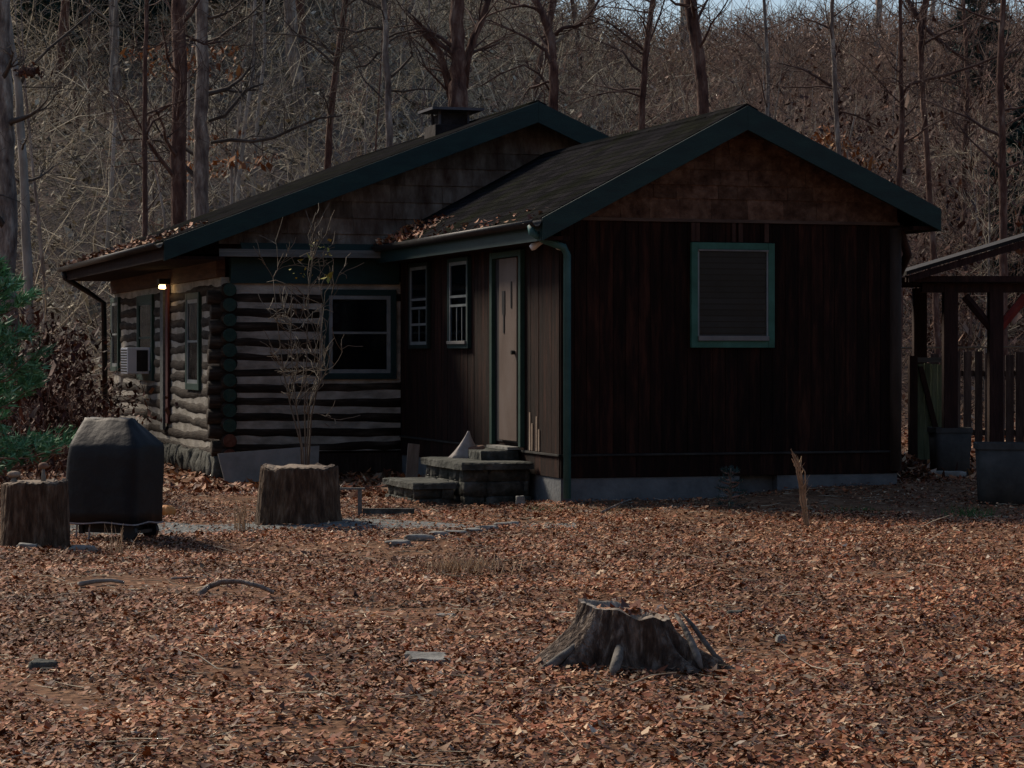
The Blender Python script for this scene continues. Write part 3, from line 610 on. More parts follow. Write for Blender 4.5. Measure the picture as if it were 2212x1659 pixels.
for k in range(34):
    b0 = 6.18+k*.29; m.prism([(MA-.13,MZ-.13*MSL+.002),(MA-.13,MZ-.13*MSL+.014),(MA,MZ+.016),(MA+.13,MZ-.13*MSR+.014),(MA+.13,MZ-.13*MSR+.002),(MA,MZ+.003)], b0, b0+.283)
m.build('ridge_cap', shingle, r2)
def rake(apex, za, sl, sr, al, ar, b, h, hl=None):
    for s in (0,1):
        a = al if s == 0 else ar; z = rakez(a,apex,za,sl,sr); m = MB()
        m.prism([(a,z-.012),(a,z-h),(apex,za-h-.02),(apex,za-.012)] if s == 0 else [(apex,za-.012),(apex,za-h-.02),(a,z-h),(a,z-.012)], b-.03, b-.002)
        bevel(m.build('rake_board', teal, H), .004)
rake(AP, ZA, SL, SR, -.36, 4.28, -.41, .255); rake(MA, MZ, MSL, MSR, -3.24, 6.29, 6.18, .27)
# soffits + eave fascia
def sof(al, ar, b0, b1, apex, za, sl, sr, wl, wr, name):
    zl = rakez(al,apex,za,sl,sr); zr = rakez(ar,apex,za,sl,sr)
    for x0, x1, z in ((al+.02,wl,zl),(wr,ar-.02,zr)):
        m = MB(); m.prism([(x0,z-.24),(x0,z-.2),(x1,z-.2),(x1,z-.24)], b0+.03, b1); m.build(name, stain, H)
    m = MB(); m.box(al-.005, al+.018, b0+.002, b1, zl-.25, zl-.052); m.build('eave_board', stain if al < -1 else teal, H)
    m = MB(); m.box(ar-.018, ar+.005, b0+.002, b1, zr-.25, zr-.052); m.build('eave_board', teal, H)
sof(-.36, 4.28, -.41, B1-.02, AP, ZA, SL, SR, -.03, W1+.03, 'soffit')
sof(-3.24, 6.28, 6.18, 16.2, MA, MZ, MSL, MSR, -2.45, 5.9, 'soffit')
def gutter(a, b0, b1, z, name='gutter'):
    m = MB(); n = 7; ri = []
    for b in (b0, b1):
        o = [(a-.055+.055*math.cos(math.pi+math.pi*k/n), b, z-.075*math.sin(math.pi*k/n)) for k in range(n+1)]
        i_ = [(a-.055+.05*math.cos(2*math.pi-math.pi*k/n), b, z+.001-.07*math.sin(math.pi*k/n)) for k in range(n+1)]
        ri.append(o+i_)
    m.rings(ri, True); return m.build(name, black, H, True)
gutter(-.37, -.45, B1-.1, 3.03-.02); gutter(-3.26, 6.1, 16.0, rakez(-3.25,MA,MZ,MSL,MSR)-.03)
# leaves caught on the roof edges
def roofleaves(al, ar, b0, b1, n, apex, za, sl, sr, label, dens=2.):
    a = al+(ar-al)*rng.uniform(0,1,n)**dens; b = rng.uniform(b0,b1,n)
    x = HX+math.cos(TH)*a-math.sin(TH)*b; y = HY+math.sin(TH)*a+math.cos(TH)*b
    stufft(leaves('roof_leaves', x, y, za-(apex-a)*sl+rng.uniform(.005,.05,n), .06, oak, .5), label, 'leaves')
roofleaves(-.42, .15, 4.6, 6.55, 420, AP, ZA, SL, SR, 'orange leaves heaped in the valley end of the wing roof', 1.2)
roofleaves(-.45, -.1, -.3, 5, 90, AP, ZA, SL, SR, 'few leaves along the wing gutter')
roofleaves(-3.33, -2.6, 6.3, 15.8, 700, MA, MZ, MSL, MSR, 'leaves lying along the porch side eave')
# main cabin
m = MB(); m.box(-2.2, 5.9, B1+.12, 16, .3, 2.9); m.build('cabin_core', stain, H)
m = MB(); m.prism([(-2.9,2.9),(5.9,2.9),(5.9,rakez(5.9,MA,MZ,MSL,MSR)-.1),(MA,MZ-.1),(-2.9,rakez(-2.9,MA,MZ,MSL,MSR)-.1)], B1-.02, 15.9); m.build('attic_wall', stain, H)
m = MB(); lap(m, [3.03,3.18,3.39,3.61,3.84,4.07,4.29,4.51,4.73], MA, MZ-.12, MSL, MSR, -2.45, 5.0, B1-.045, (.45,.95), .028); m.build('gable_siding', greyshake, H)
m = MB(); m.box(-2.5,-.04, 6.33, 6.36, 2.855,2.955); bevel(m.build('gable_ledge', greyboard, H), .004)
m = MB(); m.box(-2.2,-.04, 6.37, B1-.05, 2.93,2.995); m.box(-2.2,-.04,6.42,6.45,2.996,3.04); m.build('ledge_cap', teal, H)
m = MB(); m.box(-2.3,-.05, B1-.13, B1-.0, 2.52,2.85); m.build('header_board', teal, H)
def wobble_log(mb, p0, p1, r, n=16, sd=.006):
    p0 = Vector(p0); p1 = Vector(p1); L = (p1-p0).length; k = max(4, int(L/.22)); pts = []; rs = []; ph = random.uniform(0,9)
    for i in range(k+1):
        t = i/k; pts.append(p0.lerp(p1,t)+Vector((0,0,sd*2.2*math.sin(ph+t*L*1.7)+random.gauss(0,sd)))); rs.append(r*(1+.05*math.sin(ph*2+t*L*2.3))+random.gauss(0,.002))
    mb.tube(pts, rs, n)
PIT = .195; Z0 = .385
fl = MB()
for k in range(11):
    z = Z0+PIT*k
    if 5 <= k <= 9: wobble_log(fl, (-2.55+random.uniform(-.04,.03), B1, z), (-1.12, B1, z), .1); 
    else: wobble_log(fl, (-2.55+random.uniform(-.04,.03), B1, z), (-.02, B1, z), .1)
fw = fl.build('front_log_wall', logm, H, True)
m = MB(); m.box(-2.3,-.02, B1-.083, B1+.1, .33, 2.55); m.build('chinking', mortar, fw)
SA = -2.33
sd = MB()
wins = [(8.1,9.05),(12.0,13.35),(15.4,16.3)]
for k in range(12):
    z = Z0-PIT/2+PIT*k
    if 5 <= k <= 10:
        segs = [(B1-.19,7.98),(9.17,11.9),(13.45,15.3)]
    else: segs = [(B1-.19,16.2)]
    for b0, b1 in segs: wobble_log(sd, (SA, b0, z), (SA, b1, z), .1, sd=.008)
sw = sd.build('side_log_wall', logm, H, True)
m = MB(); m.box(SA-.077, SA+.1, B1, 16.1, .3, 2.6); m.build('chinking', mortar, sw)
for k in range(12):
    z = Z0-PIT/2+PIT*k; m = MB(); r = .088+random.uniform(-.006,.004)
    m.tube([(SA, B1-.196-random.uniform(0,.03), z),(SA, B1-.185, z)], r, 16); m.build('log_end', cutend if k < 2 else logend, H)
m = MB(); m.box(SA-.14, SA-.02, B1+.0, 16.1, 2.6, 2.84); bevel(m.build('porch_header', brownbeam, H), .006)
# stone and skirting under the logs
m = MB()
for k in range(16):
    x = -2.3+k*.145; m.box(x+.002, x+.143, B1-.05, B1-.02-random.uniform(0,.01), -.2, .3)
m.build('skirting', skirt, H)
def rock(mb, c, sx, sy, sz, seed, n=9, mm=6, rot=0):
    o = len(mb.v); rr = []
    for j in range(mm+1):
        ph = math.pi*j/mm; ring = []
        for i in range(n):
            t = 2*math.pi*i/n; d = Vector((math.sin(ph)*math.cos(t), math.sin(ph)*math.sin(t), math.cos(ph)))
            q = mnoise.noise(d*1.7+Vector((seed*3.1,0,0)))*.35+1; s = abs
            v = Vector((math.copysign(abs(d.x)**.5,d.x)*sx, math.copysign(abs(d.y)**.5,d.y)*sy, math.copysign(abs(d.z)**.5,d.z)*sz))*q
            v = Matrix.Rotation(rot,3,'Z') @ v; ring.append(tuple(v+Vector(c)))
        rr.append(ring)
    mb.rings(rr, False)
m = MB(); k = 0; b = B1-.1
while b < 16:
    w = random.uniform(.2,.4); h = random.uniform(.12,.2); rock(m, (SA-.02, b+w/2, .14), .16, w/2, .17, k); b += w*.95; k += 1
m.build('stone_foundation', stone, H, True)
# side trim board
box('trim_board', greyboard, SA-.16, SA-.12, 10.72, 10.98, .5, 2.6, bv=.004)
m = MB(); m.box(SA-.13, SA-.10, 10.5,10.71, .6, 2.6); m.build('door_edge', M('dark_red_edge',[(.04,.01,.01),(.08,.02,.02),(.1,.03,.03)],4,.7,.1), H)
# lamp
L_ = thing
m = MB(); m.box(SA-.3, SA-.1, 10.2,10.4, 2.60,2.68); lm = m.build('wall_lamp', black, H)
m = MB(); rock(m, (SA-.24,10.30,2.565), .05,.055,.03, 2, 10, 8); m.build('bulb', lit, lm, True)
ld = bpy.data.lights.new('porch_lamp_glow', 'POINT'); ld.energy = .5; ld.color = (1,.62,.3); ld.shadow_soft_size = .05
lo = bpy.data.objects.new('porch_lamp_glow', ld); COL.objects.link(lo); lo.parent = H; lo.location = (SA-.3,10.3,2.47)
# windows.  axis 0: on a front wall (plane b), 1: on a left wall (plane a)
def window(axis, pl, c0, c1, z0, z1, cas, fr, cw=.05, fw_=.03, rails=(.5,), inner=roomdark, muntins=(), slats=0, sill=None, casing=teal_l):
    def bx(mb, x0,x1,z0_,z1_,d0,d1):
        if axis == 0: mb.box(x0,x1,pl-d1,pl-d0,z0_,z1_)
        else: mb.box(pl-d1,pl-d0,x0,x1,z0_,z1_)
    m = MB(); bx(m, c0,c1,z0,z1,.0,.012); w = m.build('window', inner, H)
    m = MB(); D = .05
    bx(m,c0-cw,c0,z0-cw,z1+cw,0,D); bx(m,c1,c1+cw,z0-cw,z1+cw,0,D); bx(m,c0,c1,z1,z1+cw,0,D-.003); bx(m,c0,c1,z0-cw,z0,0,D-.003); bevel(m.build('window_casing', casing, w), .004)
    m = MB(); bx(m,c0,c0+fw_,z0,z1,.013,.042); bx(m,c1-fw_,c1,z0,z1,.013,.042); bx(m,c0+fw_,c1-fw_,z1-fw_,z1,.013,.04); bx(m,c0+fw_,c1-fw_,z0,z0+fw_,.013,.04)
    for r in rails: zz = z0+(z1-z0)*r; bx(m,c0+fw_,c1-fw_,zz-.015,zz+.015,.013,.039)
    for r in muntins: xx = c0+(c1-c0)*r; bx(m,xx-.008,xx+.008,z0+fw_,z0+(z1-z0)*.45,.013,.032)
    m.build('window_frame', fr, w)
    if slats:
        m = MB()
        for k in range(slats):
            zz = z0+fw_+(z1-z0-2*fw_)*(k+.5)/slats; h = (z1-z0-2*fw_)/slats*.40
            bx(m,c0+fw_+.003,c1-fw_-.003,zz-h,zz+h,.014,.016+.004*random.random())
        m.build('blind', blindm, w)
    m = MB(); bx(m,c0+fw_*.5,c1-fw_*.5,z0+fw_*.5,z1-fw_*.5,.026,.029); m.build('pane', glass, w)
    if sill:
        m = MB(); bx(m,c0-.0,c1+.0,z0+.001,z0+sill,.03,.075); bevel(m.build('sill', whitewood, w), .004)
    return w
# front window of the wing
frontcas = M('front_casing_green',[(.014,.07,.05),(.024,.10,.075),(.04,.14,.11)],4,.6,.2)
rawm = M('raw_red_wood',[(.05,.02,.015),(.10,.05,.035),(.13,.07,.05)],5,.9,.3,(2,2,.5))
def fa(u): # position along the wing front for a bearing
    k = (u-CX)/F; return (k*HY-HX)/(math.cos(TH)-k*math.sin(TH))
window(0, -.03, fa(1502), fa(1654), 1.745, 2.74, 0, alum, .075, .018, (), casing=frontcas, slats=15, sill=.055)
box('head_flashing', whitewood, fa(1502)+.004, fa(1654)-.004, -.098,-.032, 2.722,2.738)
m = MB()
for u, w, c in ((1490,.05,0),(1500,.045,0),(1578,.04,0),(1592,.05,0),(1648,.05,0)):
    a = fa(u); m = MB(); m.box(a, a+w, -.05,-.031, 2.825, 3.03); m.build('exposed_stud', rawm, H)
# door side windows
window(1, -.03, 5.13, 5.95, 1.72, 2.72, 0, alum, .05, .04, (.47,.58,.26), muntins=(.5,), casing=M('casing_dark',[(.01,.03,.03),(.02,.05,.045),(.03,.07,.06)],4,.6,.1))
window(1, -.03, 3.33, 4.11, 1.72, 2.72, 0, alum, .05, .04, (.47,.58), muntins=(.33,.62), casing=teal, sill=.04)
# log wall windows
window(0, B1-.075, -1.0, -.165, 1.35, 2.37, 0, alum, .08, .05, (.52,), casing=teal)
window(1, SA-.075, 8.15, 9.0, 1.2, 2.35, 0, alum, .09, .05, (.5,), casing=teal_l)
window(1, SA-.075, 12.05, 13.3, 1.3, 2.4, 0, teal_l, .1, .05, (.5,), casing=teal_l)
window(1, SA-.075, 15.42, 16.1, 1.4, 2.45, 0, alum, .08, .05, (.5,), casing=teal_l)
# door
m = MB(); m.box(-.04,-.026,1.38,2.3,.6,2.72); d = m.build('door', roomdark, H)
m = MB(); m.box(-.085,-.03,2.28,2.37,.56,2.77); m.box(-.085,-.03,1.19,1.27,.56,2.77); m.box(-.083,-.03,1.271,2.279,2.70,2.77); bevel(m.build('door_frame', teal_l, d), .004)
m = MB(); m.box(-.075,-.042,1.36,2.02,.62,2.69); bevel(m.build('door_leaf', doorm, d), .006)
m = MB(); m.box(-.084,-.076,1.78,1.88,2.05,2.32); m.box(-.084,-.076,1.80,1.84,1.84,2.049); m.build('dark_strip', black, d)
m = MB(); m.box(-.084,-.076,1.52,1.56,2.12,2.42); m.build('dark_strip', black, d)
m = MB(); m.tube([(-.076,1.42,1.62),(-.12,1.42,1.62)], .025, 8); m.build('handle', black, d)
box('sill_stone', palestone, -.2,-.05,1.3,2.1,.53,.56)
m = MB()
for bb, h in ((.98,.42),(.90,.30),(.74,.38),(.66,.24)): m.box(-.036,-.0265,bb,bb+.045,.535,.535+h)
m.build('worn_battens', plankm, H)
# downspouts and floodlights
m = MB(); g = [(-.44,-.3,2.95),(-.44,-.33,2.88),(-.25,-.22,2.80),(-.02,-.12,2.74),(.03,-.10,2.66),(.03,-.10,.06)]
m.tube(g, .043, 8); m.build('downspout', M('blue_green_pipe',[(.02,.075,.08),(.03,.10,.105),(.045,.125,.13)],5,.55,.1), H, True)
m = MB(); zl = rakez(-3.25,MA,MZ,MSL,MSR); m.tube([(-3.3,15.6,zl-.1),(-3.28,15.6,zl-.2),(-2.9,15.7,zl-.42),(-2.62,15.8,zl-.6),(-2.58,15.8,.1)], .045, 8); m.build('downspout', black, H, True)
m = MB(); m.tube([(W1+.02,-.05,3.02),(W1+.2,.1,2.72),(W1+.28,.5,2.5)], .05, 8); m.build('downspout', postm, H, True)
m = MB(); m.tube([(W1-.02,-.045,2.65),(W1-.01,-.05,2.3),(W1-.06,-.05,2.1),(W1-.03,-.05,1.8),(W1-.02,-.05,1.45),(W1-.035,-.05,1.2),(W1-.01,-.05,.8)], .011, 6); m.build('cable', cablem, H, True)
m = MB(); m.tube([(W1-.02,-.03,.3),(W1-.02,-.03,3.0)], .07, 10); m.build('corner_post', M('corner_log',[(.06,.04,.03),(.12,.085,.065),(.18,.135,.105)],4,.85,.5,(2,2,.4)), H, True)
m = MB(); m.tube([(-.14,.05,2.9),(-.14,.05,2.84)], .05, 10); fx = m.build('floodlight', black, H)
for dx, dy in ((-.10,.02),(.05,-.10)):
    m = MB(); p = Vector((-.14,.05,2.84)); q = Vector((-.14+dx,.05+dy,2.78)); m.tube([p,q,q+(q-p)*.5,q+(q-p)*.8], [.018,.03,.042,.03], 10); m.build('bulb', bulbw, fx, True)
# chimney
m = MB(); m.box(1.05,1.62,8.7,9.3,4.3,4.86); ch = bevel(m.build('chimney', brick, H), .01)
m = MB(); m.box(1.16,1.56,8.8,9.2,4.861,5.02); m.build('flue', brick, ch)
m = MB()
for a in (1.14,1.56):
    for b in (8.79,9.2): m.box(a-.015,a+.015,b-.015,b+.015,4.87,5.06)
m.box(.98,1.74,8.6,9.4,5.062,5.10); m.tube([(1.2,9,5.1),(1.5,9,5.115)],.02,6); m.build('cap', capm, ch)
# air conditioner
m = MB(); hx = house_xy
x, y = hx(SA-.08, 12.6); AC = thing('air_conditioner', 'white window air conditioner sticking out of the porch side log wall', 'air conditioner', (x,y,1.3), TH)
m = MB(); m.box(-.36,0,-.33,.33,0,.40); bevel(m.build('casing', M('white_enamel',[(.6,.63,.66),(.68,.71,.74),(.72,.75,.78)],4,.5,0), AC), .012)
m = MB()
for k in range(9): m.box(-.366,-.361,-.30,.30,.03+k*.04,.05+k*.04)
m.build('grille', black, AC)
m = MB(); m.box(-.22,-.05,-.337,-.331,.04,.36); m.build('side_recess', black, AC)
# ------------------------------------------------------------------ steps
def hthing(name, label, cat, a, b, z=0, rz=0):
    x, y = hx(a,b); return thing(name, label, cat, (x,y,z), TH+rz)
ST = hthing('stone_steps', 'mossy stone steps and landing below the side door', 'steps', 0, 1.75)
def slab(mb, x0,x1,y0,y1,z0,z1, n=7, am=.02):
    # rough edged slab
    per = []
    for k in range(n): per.append((x0+(x1-x0)*k/n, y0))
    for k in range(n): per.append((x1, y0+(y1-y0)*k/n))
    for k in range(n): per.append((x1-(x1-x0)*k/n, y1))
    for k in range(n): per.append((x0, y1-(y1-y0)*k/n))
    per = [(p[0]+random.uniform(-am,am), p[1]+random.uniform(-am,am)) for p in per]; cx=(x0+x1)/2; cy=(y0+y1)/2
    mb.rings([[(x,y,z0) for x,y in per],[(x+random.uniform(-.01,.01),y,z1-.015) for x,y in per],[(cx+(x-cx)*.97,cy+(y-cy)*.97,z1+random.uniform(-.004,.004)) for x,y in per]])
m = MB(); slab(m, -.90,-.06,-.98,.68,.335,.415); m.build('landing_slab', stone, ST)
m = MB()
def blocks(x0, x1, y0, y1, zs_, dep=.2):
    for z0, z1 in zip(zs_[:-1], zs_[1:]):
        x = x0
        while x < x1-.05:
            w = min(x1-x, random.uniform(.2,.45)); o_ = random.uniform(-.025,.015); slab(m, x+.004, x+w-.004, y0+o_, y0+dep, z0+.004, z1, 3, .012); x += w
        y = y0+dep
        while y < y1-.05:
            w = min(y1-y, random.uniform(.25,.5)); o_ = random.uniform(-.025,.015); slab(m, x0+o_, x0+dep, y+.004, y+w-.004, z0+.004, z1, 3, .012); y += w
blocks(-.84,-.08,-.92,.62,(-.12,.04,.2,.333)); m.box(-.7,-.1,-.75,.6,-.1,.325); m.build('stone_base', stone, ST, True)
m = MB(); slab(m, -1.42,-.93,-.9,.35,.13,.2); m.build('lower_tread', stone, ST)
m = MB(); blocks(-1.38,-.95,-.86,.32,(-.12,.02,.128),.12); m.box(-1.28,-.95,-.76,.3,-.1,.125)
m.build('stone_base', stone, ST, True)
m = MB(); slab(m, -.5,-.07,-.45,.55,.42,.52); m.build('threshold_stone', stone, ST)
# pale bundle on the landing
x, y = hx(-.5, 1.95)
SK = thing('cloth_bundle', 'pale cone shaped cloth bundle with a brown side on the stone landing', 'bundle', (x,y,.415), .2)
def cone(mb, r0, h, seed, half=None, n=22):
    rr = []
    for j in range(9):
        t = j/8; r = r0*(1-t)**1.25+.012; ring = []
        for i in range(n):
            th = 2*math.pi*i/n; w = 1+.16*math.sin(th*5+seed+t*2)*(1-t)+.08*math.sin(th*9+seed)
            x_ = math.cos(th)*r*w; ring.append((x_+.04*t, math.sin(th)*r*w*.7, h*t))
        rr.append(ring)
    mb.rings(rr)
m = MB(); cone(m, .17, .31, 1); m.build('cloth', sackm, SK, True)
m = MB(); rock(m,(.12,.03,.06),.13,.12,.09,3,12,8); m.build('brown_fold', brownsack, SK, True)
x, y = hx(-.25, 1.5); m = MB(); rock(m,(0,0,.05),.17,.14,.07,8,12,8); o = m.build('garden_stone', stone, None, True); o.location = (x,y,.42); tag(o, 'dark rounded stone beside the cloth bundle on the landing', 'stone')
# leaning plank
x, y = hx(-.75, 4.6); pl = MB(); pl.box(-.075,.075,-.012,.012,0,.5); o = bevel(pl.build('plank', plankm), .004); o.location = (P(888,1030,30.6).x, 30.6, .0); o.rotation_euler = (math.radians(-10), math.radians(7), TH); tag(o, 'short bare plank standing upright left of the stone landing', 'plank')
# round object at foundation
m = MB(); rock(m,(0,0,.05),.055,.055,.06,4,12,8); o = m.build('round_stone', palestone, None, True); o.location = (*hx(-.35,.35), -.04); tag(o, 'small round pale stone on the ground at the corner of the landing', 'stone')
# cement board leaning on log wall
o = MB(); o.prism([(-.6,.0),(.56,.03),(.6,.47),(-.68,.38)], -.012,.012); o = bevel(o.build('cement_board', slabgrey), .004); p = P(590,1040,30.9); o.location = (p.x, 30.9, .0); o.rotation_euler = (math.radians(-18),0,TH*.7); tag(o, 'large grey cement board leaning against the base of the log wall', 'board')
# ------------------------------------------------------------------ grill
g0 = P(262,1165,21.5)
G = thing('covered_grill', 'barbecue grill under a black fitted cover with pale hem on the left of the yard', 'grill', (g0.x-.06, 21.5, 0), math.radians(-24))
m = MB()
for x in (-.24,.24):
    for y in (-.14,.14): m.box(x-.02,x+.02,y-.02,y+.02,.05,.5)
m.box(-.24,.3,-.14,.14,.06,.09); m.box(-.22,.22,-.13,.13,.09,.4); m.build('cart', black, G)
for y in (-.17,.17):
    m = MB(); m.tube([(.26,y-.02,.075),(.26,y+.02,.075)], .075, 14); m.build('wheel', black, G)
m = MB()
for x in (-.25,-.12): m.tube([(x,-.19,.2),(x-.01,-.2,.005)], .008, 5)
m.build('strap', hemm, G)
def rrect(w, d, z, n=40, p=5., wob=0, seed=0, cx=0):
    r = []
    for k in range(n):
        t = 2*math.pi*k/n; c, s_ = math.cos(t), math.sin(t); q = (abs(c)**p+abs(s_)**p)**(-1/p)
        f = 1+wob*(math.sin(t*7+seed)+.6*math.sin(t*13+seed*2+z*9))
        r.append((cx+w/2*c*q*f, d/2*s_*q*f, z+.008*math.sin(t*5+seed)*(wob>0)))
    return r
m = MB(); secs = [(.76,.50,.14,.012,-.02),(.755,.50,.25,.01,-.015),(.75,.495,.4,.008,-.005),(.745,.5,.55,.006,.005),(.735,.5,.70,.004,.015),(.715,.5,.80,.003,.025),(.70,.47,.83,.003,.025),(.58,.33,.93,.003,-.01),(.47,.17,1.02,.002,-.04),(.455,.13,1.045,.0015,-.045)]
m.rings([rrect(w,d,z,72,9,wb,2.1,cx) for w,d,z,wb,cx in secs]); m.build('cover', coverm, G, True)
m = MB(); rr = rrect(.77,.51,.145,72,9,.012,2.1,-.02); m.rings([rr,[(x,y,z+.012) for x,y,z in rr]], False); m.build('hem', hemm, G)
# ------------------------------------------------------------------ cut log sections
def round_log(name, label, u, v, Y, rx, ry, h, seed, flare=1.1):
    c = P(u,v,Y); t = thing(name, label, 'tree stump', (c.x, Y, float(gz(c.x,Y))-.02)); m = MB(); rr = []; n = 150
    for j in range(30):
        z = h*j/29; f = flare+(1-flare)*(j/29)**.6; ring = []
        for i in range(n):
            th = 2*math.pi*i/n; d = Vector((math.cos(th), math.sin(th), 0))
            q = 1+.14*mnoise.noise(d*1.3+Vector((seed,0,z*.8)))-.05*abs(mnoise.noise(d*7+Vector((0,seed,z*1.6))))-.05*abs(mnoise.noise(d*17+Vector((seed,seed,z*4))))+.02*mnoise.noise(d*30+Vector((seed,0,z*16)))
            ring.append((d.x*rx*q*f, d.y*ry*q*f, z+(.035*mnoise.noise(d*2+Vector((seed,0,0)))+.012*mnoise.noise(d*9))*(j/29)**4))
        rr.append(ring)
    m.rings(rr); m.build('bark', wood_s, t, True)
    m = MB(); top = [(x*.94,y*.94,z+.004) for x,y,z in rr[-1]]; m.rings([top,[(x*.9,y*.9,z+.01) for x,y,z in top]]); m.build('cut_top', wood_t, t); return t
round_log('log_section', 'upright cut log section at the left edge with two mushroom ornaments', 77, 1190, 20.4, .275, .27, .57, 3.3)
round_log('log_section', 'wide upright log section in front of the log wall', 643, 1136, 23.1, .375, .34, .53, 8.1)
for u, v, hh, r, lab in ((30,1050,.04,.042,'squat mushroom ornament with a flat yellowish cap on the left log section'),(94,1046,.11,.032,'taller mushroom ornament with grey stem and brown cap on the left log section')):
    c = P(u, v, 20.35); t = thing('mushroom_ornament', lab, 'ornament', (c.x, 20.35, .555)); m = MB()
    m.tube([(0,0,0),(0,0,hh*.6),(0,0,hh)], [r*.75,r*.45,r*.35], 12); m.build('stem', slabgrey, t, True)
    m = MB(); m.rings([[(math.cos(k/14*6.283)*r*a_, math.sin(k/14*6.283)*r*a_, hh+z) for k in range(14)] for a_, z in ((.5,-.005),(1.3,.005),(1.35,.02),(1.1,.038),(.5,.046),(.1,.048))]); m.build('cap', plankm if hh < .1 else brownsack, t, True)
# pumpkin
c = P(360,1108,24.2); t = thing('pumpkin', 'small orange pumpkin on the leaves just behind the covered grill', 'pumpkin', (c.x, 24.2, .0)); m = MB(); rr = []
for j in range(11):
    ph = math.pi*j/10; ring = []
    for i in range(40):
        th = 2*math.pi*i/40; r = .085*(math.sin(ph)+.02)*(1+.07*math.cos(th*9)); ring.append((r*math.cos(th), r*math.sin(th), .065-.065*math.cos(ph)))
    rr.append(ring)
m.rings(rr, False); m.build('body', pumpk, t, True)
m = MB(); m.tube([(0,0,.12),(.01,0,.15),(.025,0,.165)], [.014,.01,.009], 6); m.build('stem', plankm, t)
# sapling against the log wall
c = Vector((P(655,1000,27.5).x, 27.5, 0)); t = thing('young_tree', 'multi stemmed bare young tree in front of the log wall', 'tree', c); m = MB(); m2 = MB(); tips = []
for lst in ([(658,1060),(655,980),(640,880),(632,800),(628,720),(630,620)],[(662,1060),(660,980),(658,880),(662,800),(664,720),(668,620),(676,560)],[(665,1060),(668,980),(672,900),(690,820),(692,740),(700,660)],[(655,1060),(650,960),(626,870),(612,800),(600,700),(590,600)],[(666,1060),(664,960),(668,880),(705,800),(720,740)]):
    pts = [P(u,v,27.5+random.uniform(-.15,.15))-c for u,v in lst]; pts[0].z = 0
    m.tube(pts, [.011,.010,.009,.007,.006,.004,.003][:len(pts)], 6)
    for k in range(11):
        i = random.randint(2,len(pts)-1); limb(m2, pts[i], jitter(Vector((0,0,1)),.6), random.uniform(.25,.6), .005, 2, 3, gnarl=.22)
m.build('stems', sapm, t, True); m2.build('twigs', sapm, t)
yl = [tuple(P(u,v,27.4)-c) for u,v in ((690,535),(705,530),(715,542),(672,560),(655,590),(700,600))]; leafblob(t, yl, 30, (.07,.05,.035), .05, yellowl)
# low frame next to the wide log
c = P(760,1110,24.6); t = thing('timber_edging', 'low grey timber edging with a short post beside the wide log section', 'edging', (c.x, 24.6, float(gz(c.x,24.6))))
m = MB(); m.box(.06,.10,-.02,.02,0,.26); m.build('post', greyboard, t)
m = MB(); m.box(-.16,.13,-.03,.03,.262,.28); m.build('top_bar', greyboard, t)
m = MB(); m.box(.11,.62,-.03,.03,.02,.075); m.box(.11,.5,-.1,-.05,-.01,.02); m.build('rail', stone, t)
# wire stand at left
c = P(60,1010,31); t = thing('wire_fence', 'short thin wire garden fence among leaves behind the left log section', 'fence', (c.x,31,0)); m = MB()
for x in (-.25,-.02,.24): m.tube([(x,0,0),(x,.0,.55)],.007,5)
m.build('stakes', greyboard, t); m = MB(); m.tube([(-.3,0,.5),(0,0,.515),(.27,0,.5)],.008,5); m.tube([(-.3,0,.3),(.27,0,.3)],.005,5); m.build('wires', greyboard, t)
# ------------------------------------------------------------------ foreground stump
sc = P(1352,1440,12.62); SX, SY = sc.x, 12.62; SZ = float(gz(SX,SY))
t = thing('tree_stump', 'low weathered tree stump with spreading roots in the foreground leaves', 'tree stump', (SX,SY,SZ-.015))
roots = [(math.radians(200),.30,.30),(math.radians(225),.22,.25),(math.radians(262),.20,.16),(math.radians(318),.24,.18),(math.radians(345),.30,.16),(math.radians(20),.18,.3),(math.radians(90),.2,.4),(math.radians(140),.2,.35)]
m = MB(); rr = []; n = 180; NL = 26
for j in range(NL+1):
    tt = j/NL; ring = []
    for i in range(n):
        th = 2*math.pi*i/n; d = Vector((math.cos(th), math.sin(th), 0))
        z = (.285+.045*math.cos(th-math.radians(170))+.022*mnoise.noise(d*2.1))*tt
        r = .235+.02*mnoise.noise(d*1.4)
        fl_ = (1-tt)**1.7
        for ra, rl, rw in roots:
            dd = math.atan2(math.sin(th-ra), math.cos(th-ra)); r += rl*math.exp(-(dd/rw)**2)*fl_
        r += .05*(1-tt)
        r -= .022*abs(mnoise.noise(Vector((d.x*7+3,d.y*7,tt*.8))))*(1-.3*tt)
        r *= 1+(.05*mnoise.noise(Vector((th*6 if True else 0, 0, tt*1.2)))+.035*abs(mnoise.noise(Vector((d.x*14,d.y*14,tt*1.5)))))
        r -= .012*abs(mnoise.noise(Vector((d.x*30,d.y*30,tt*2.5))))
        if 255 < math.degrees(th) % 360 < 340: r -= .03*math.exp(-((tt-.3)/.3)**2)
        ring.append((r*d.x, r*d.y*.9, z))
    rr.append(ring)
m.rings(rr, False); m.build('bark', stumpm, t, True); m = MB(); top = rr[-1]; rr = [top]
for sc_, dz in ((.9,.004),(.8,-.03),(.6,-.055),(.3,-.06)):
    rr.append([(x*sc_, y*sc_, z*(.3+.7*sc_)+.26*.7*(1-sc_)+dz+.012*mnoise.noise(Vector((x*9,y*9,0)))) for x,y,z in top])
m.rings(rr, False); m.build('cut_top', M('rotted_stump_top',[(.10,.07,.05),(.24,.2,.16),(.36,.33,.28)],9,.95,.8,bscale=20), t, True)
def root(pts, rs, name='root'):
    m = MB(); m.tube([Vector(p)-Vector((SX,SY,SZ-.015)) for p in pts], rs, 9); return m.build(name, rootm, t, True)
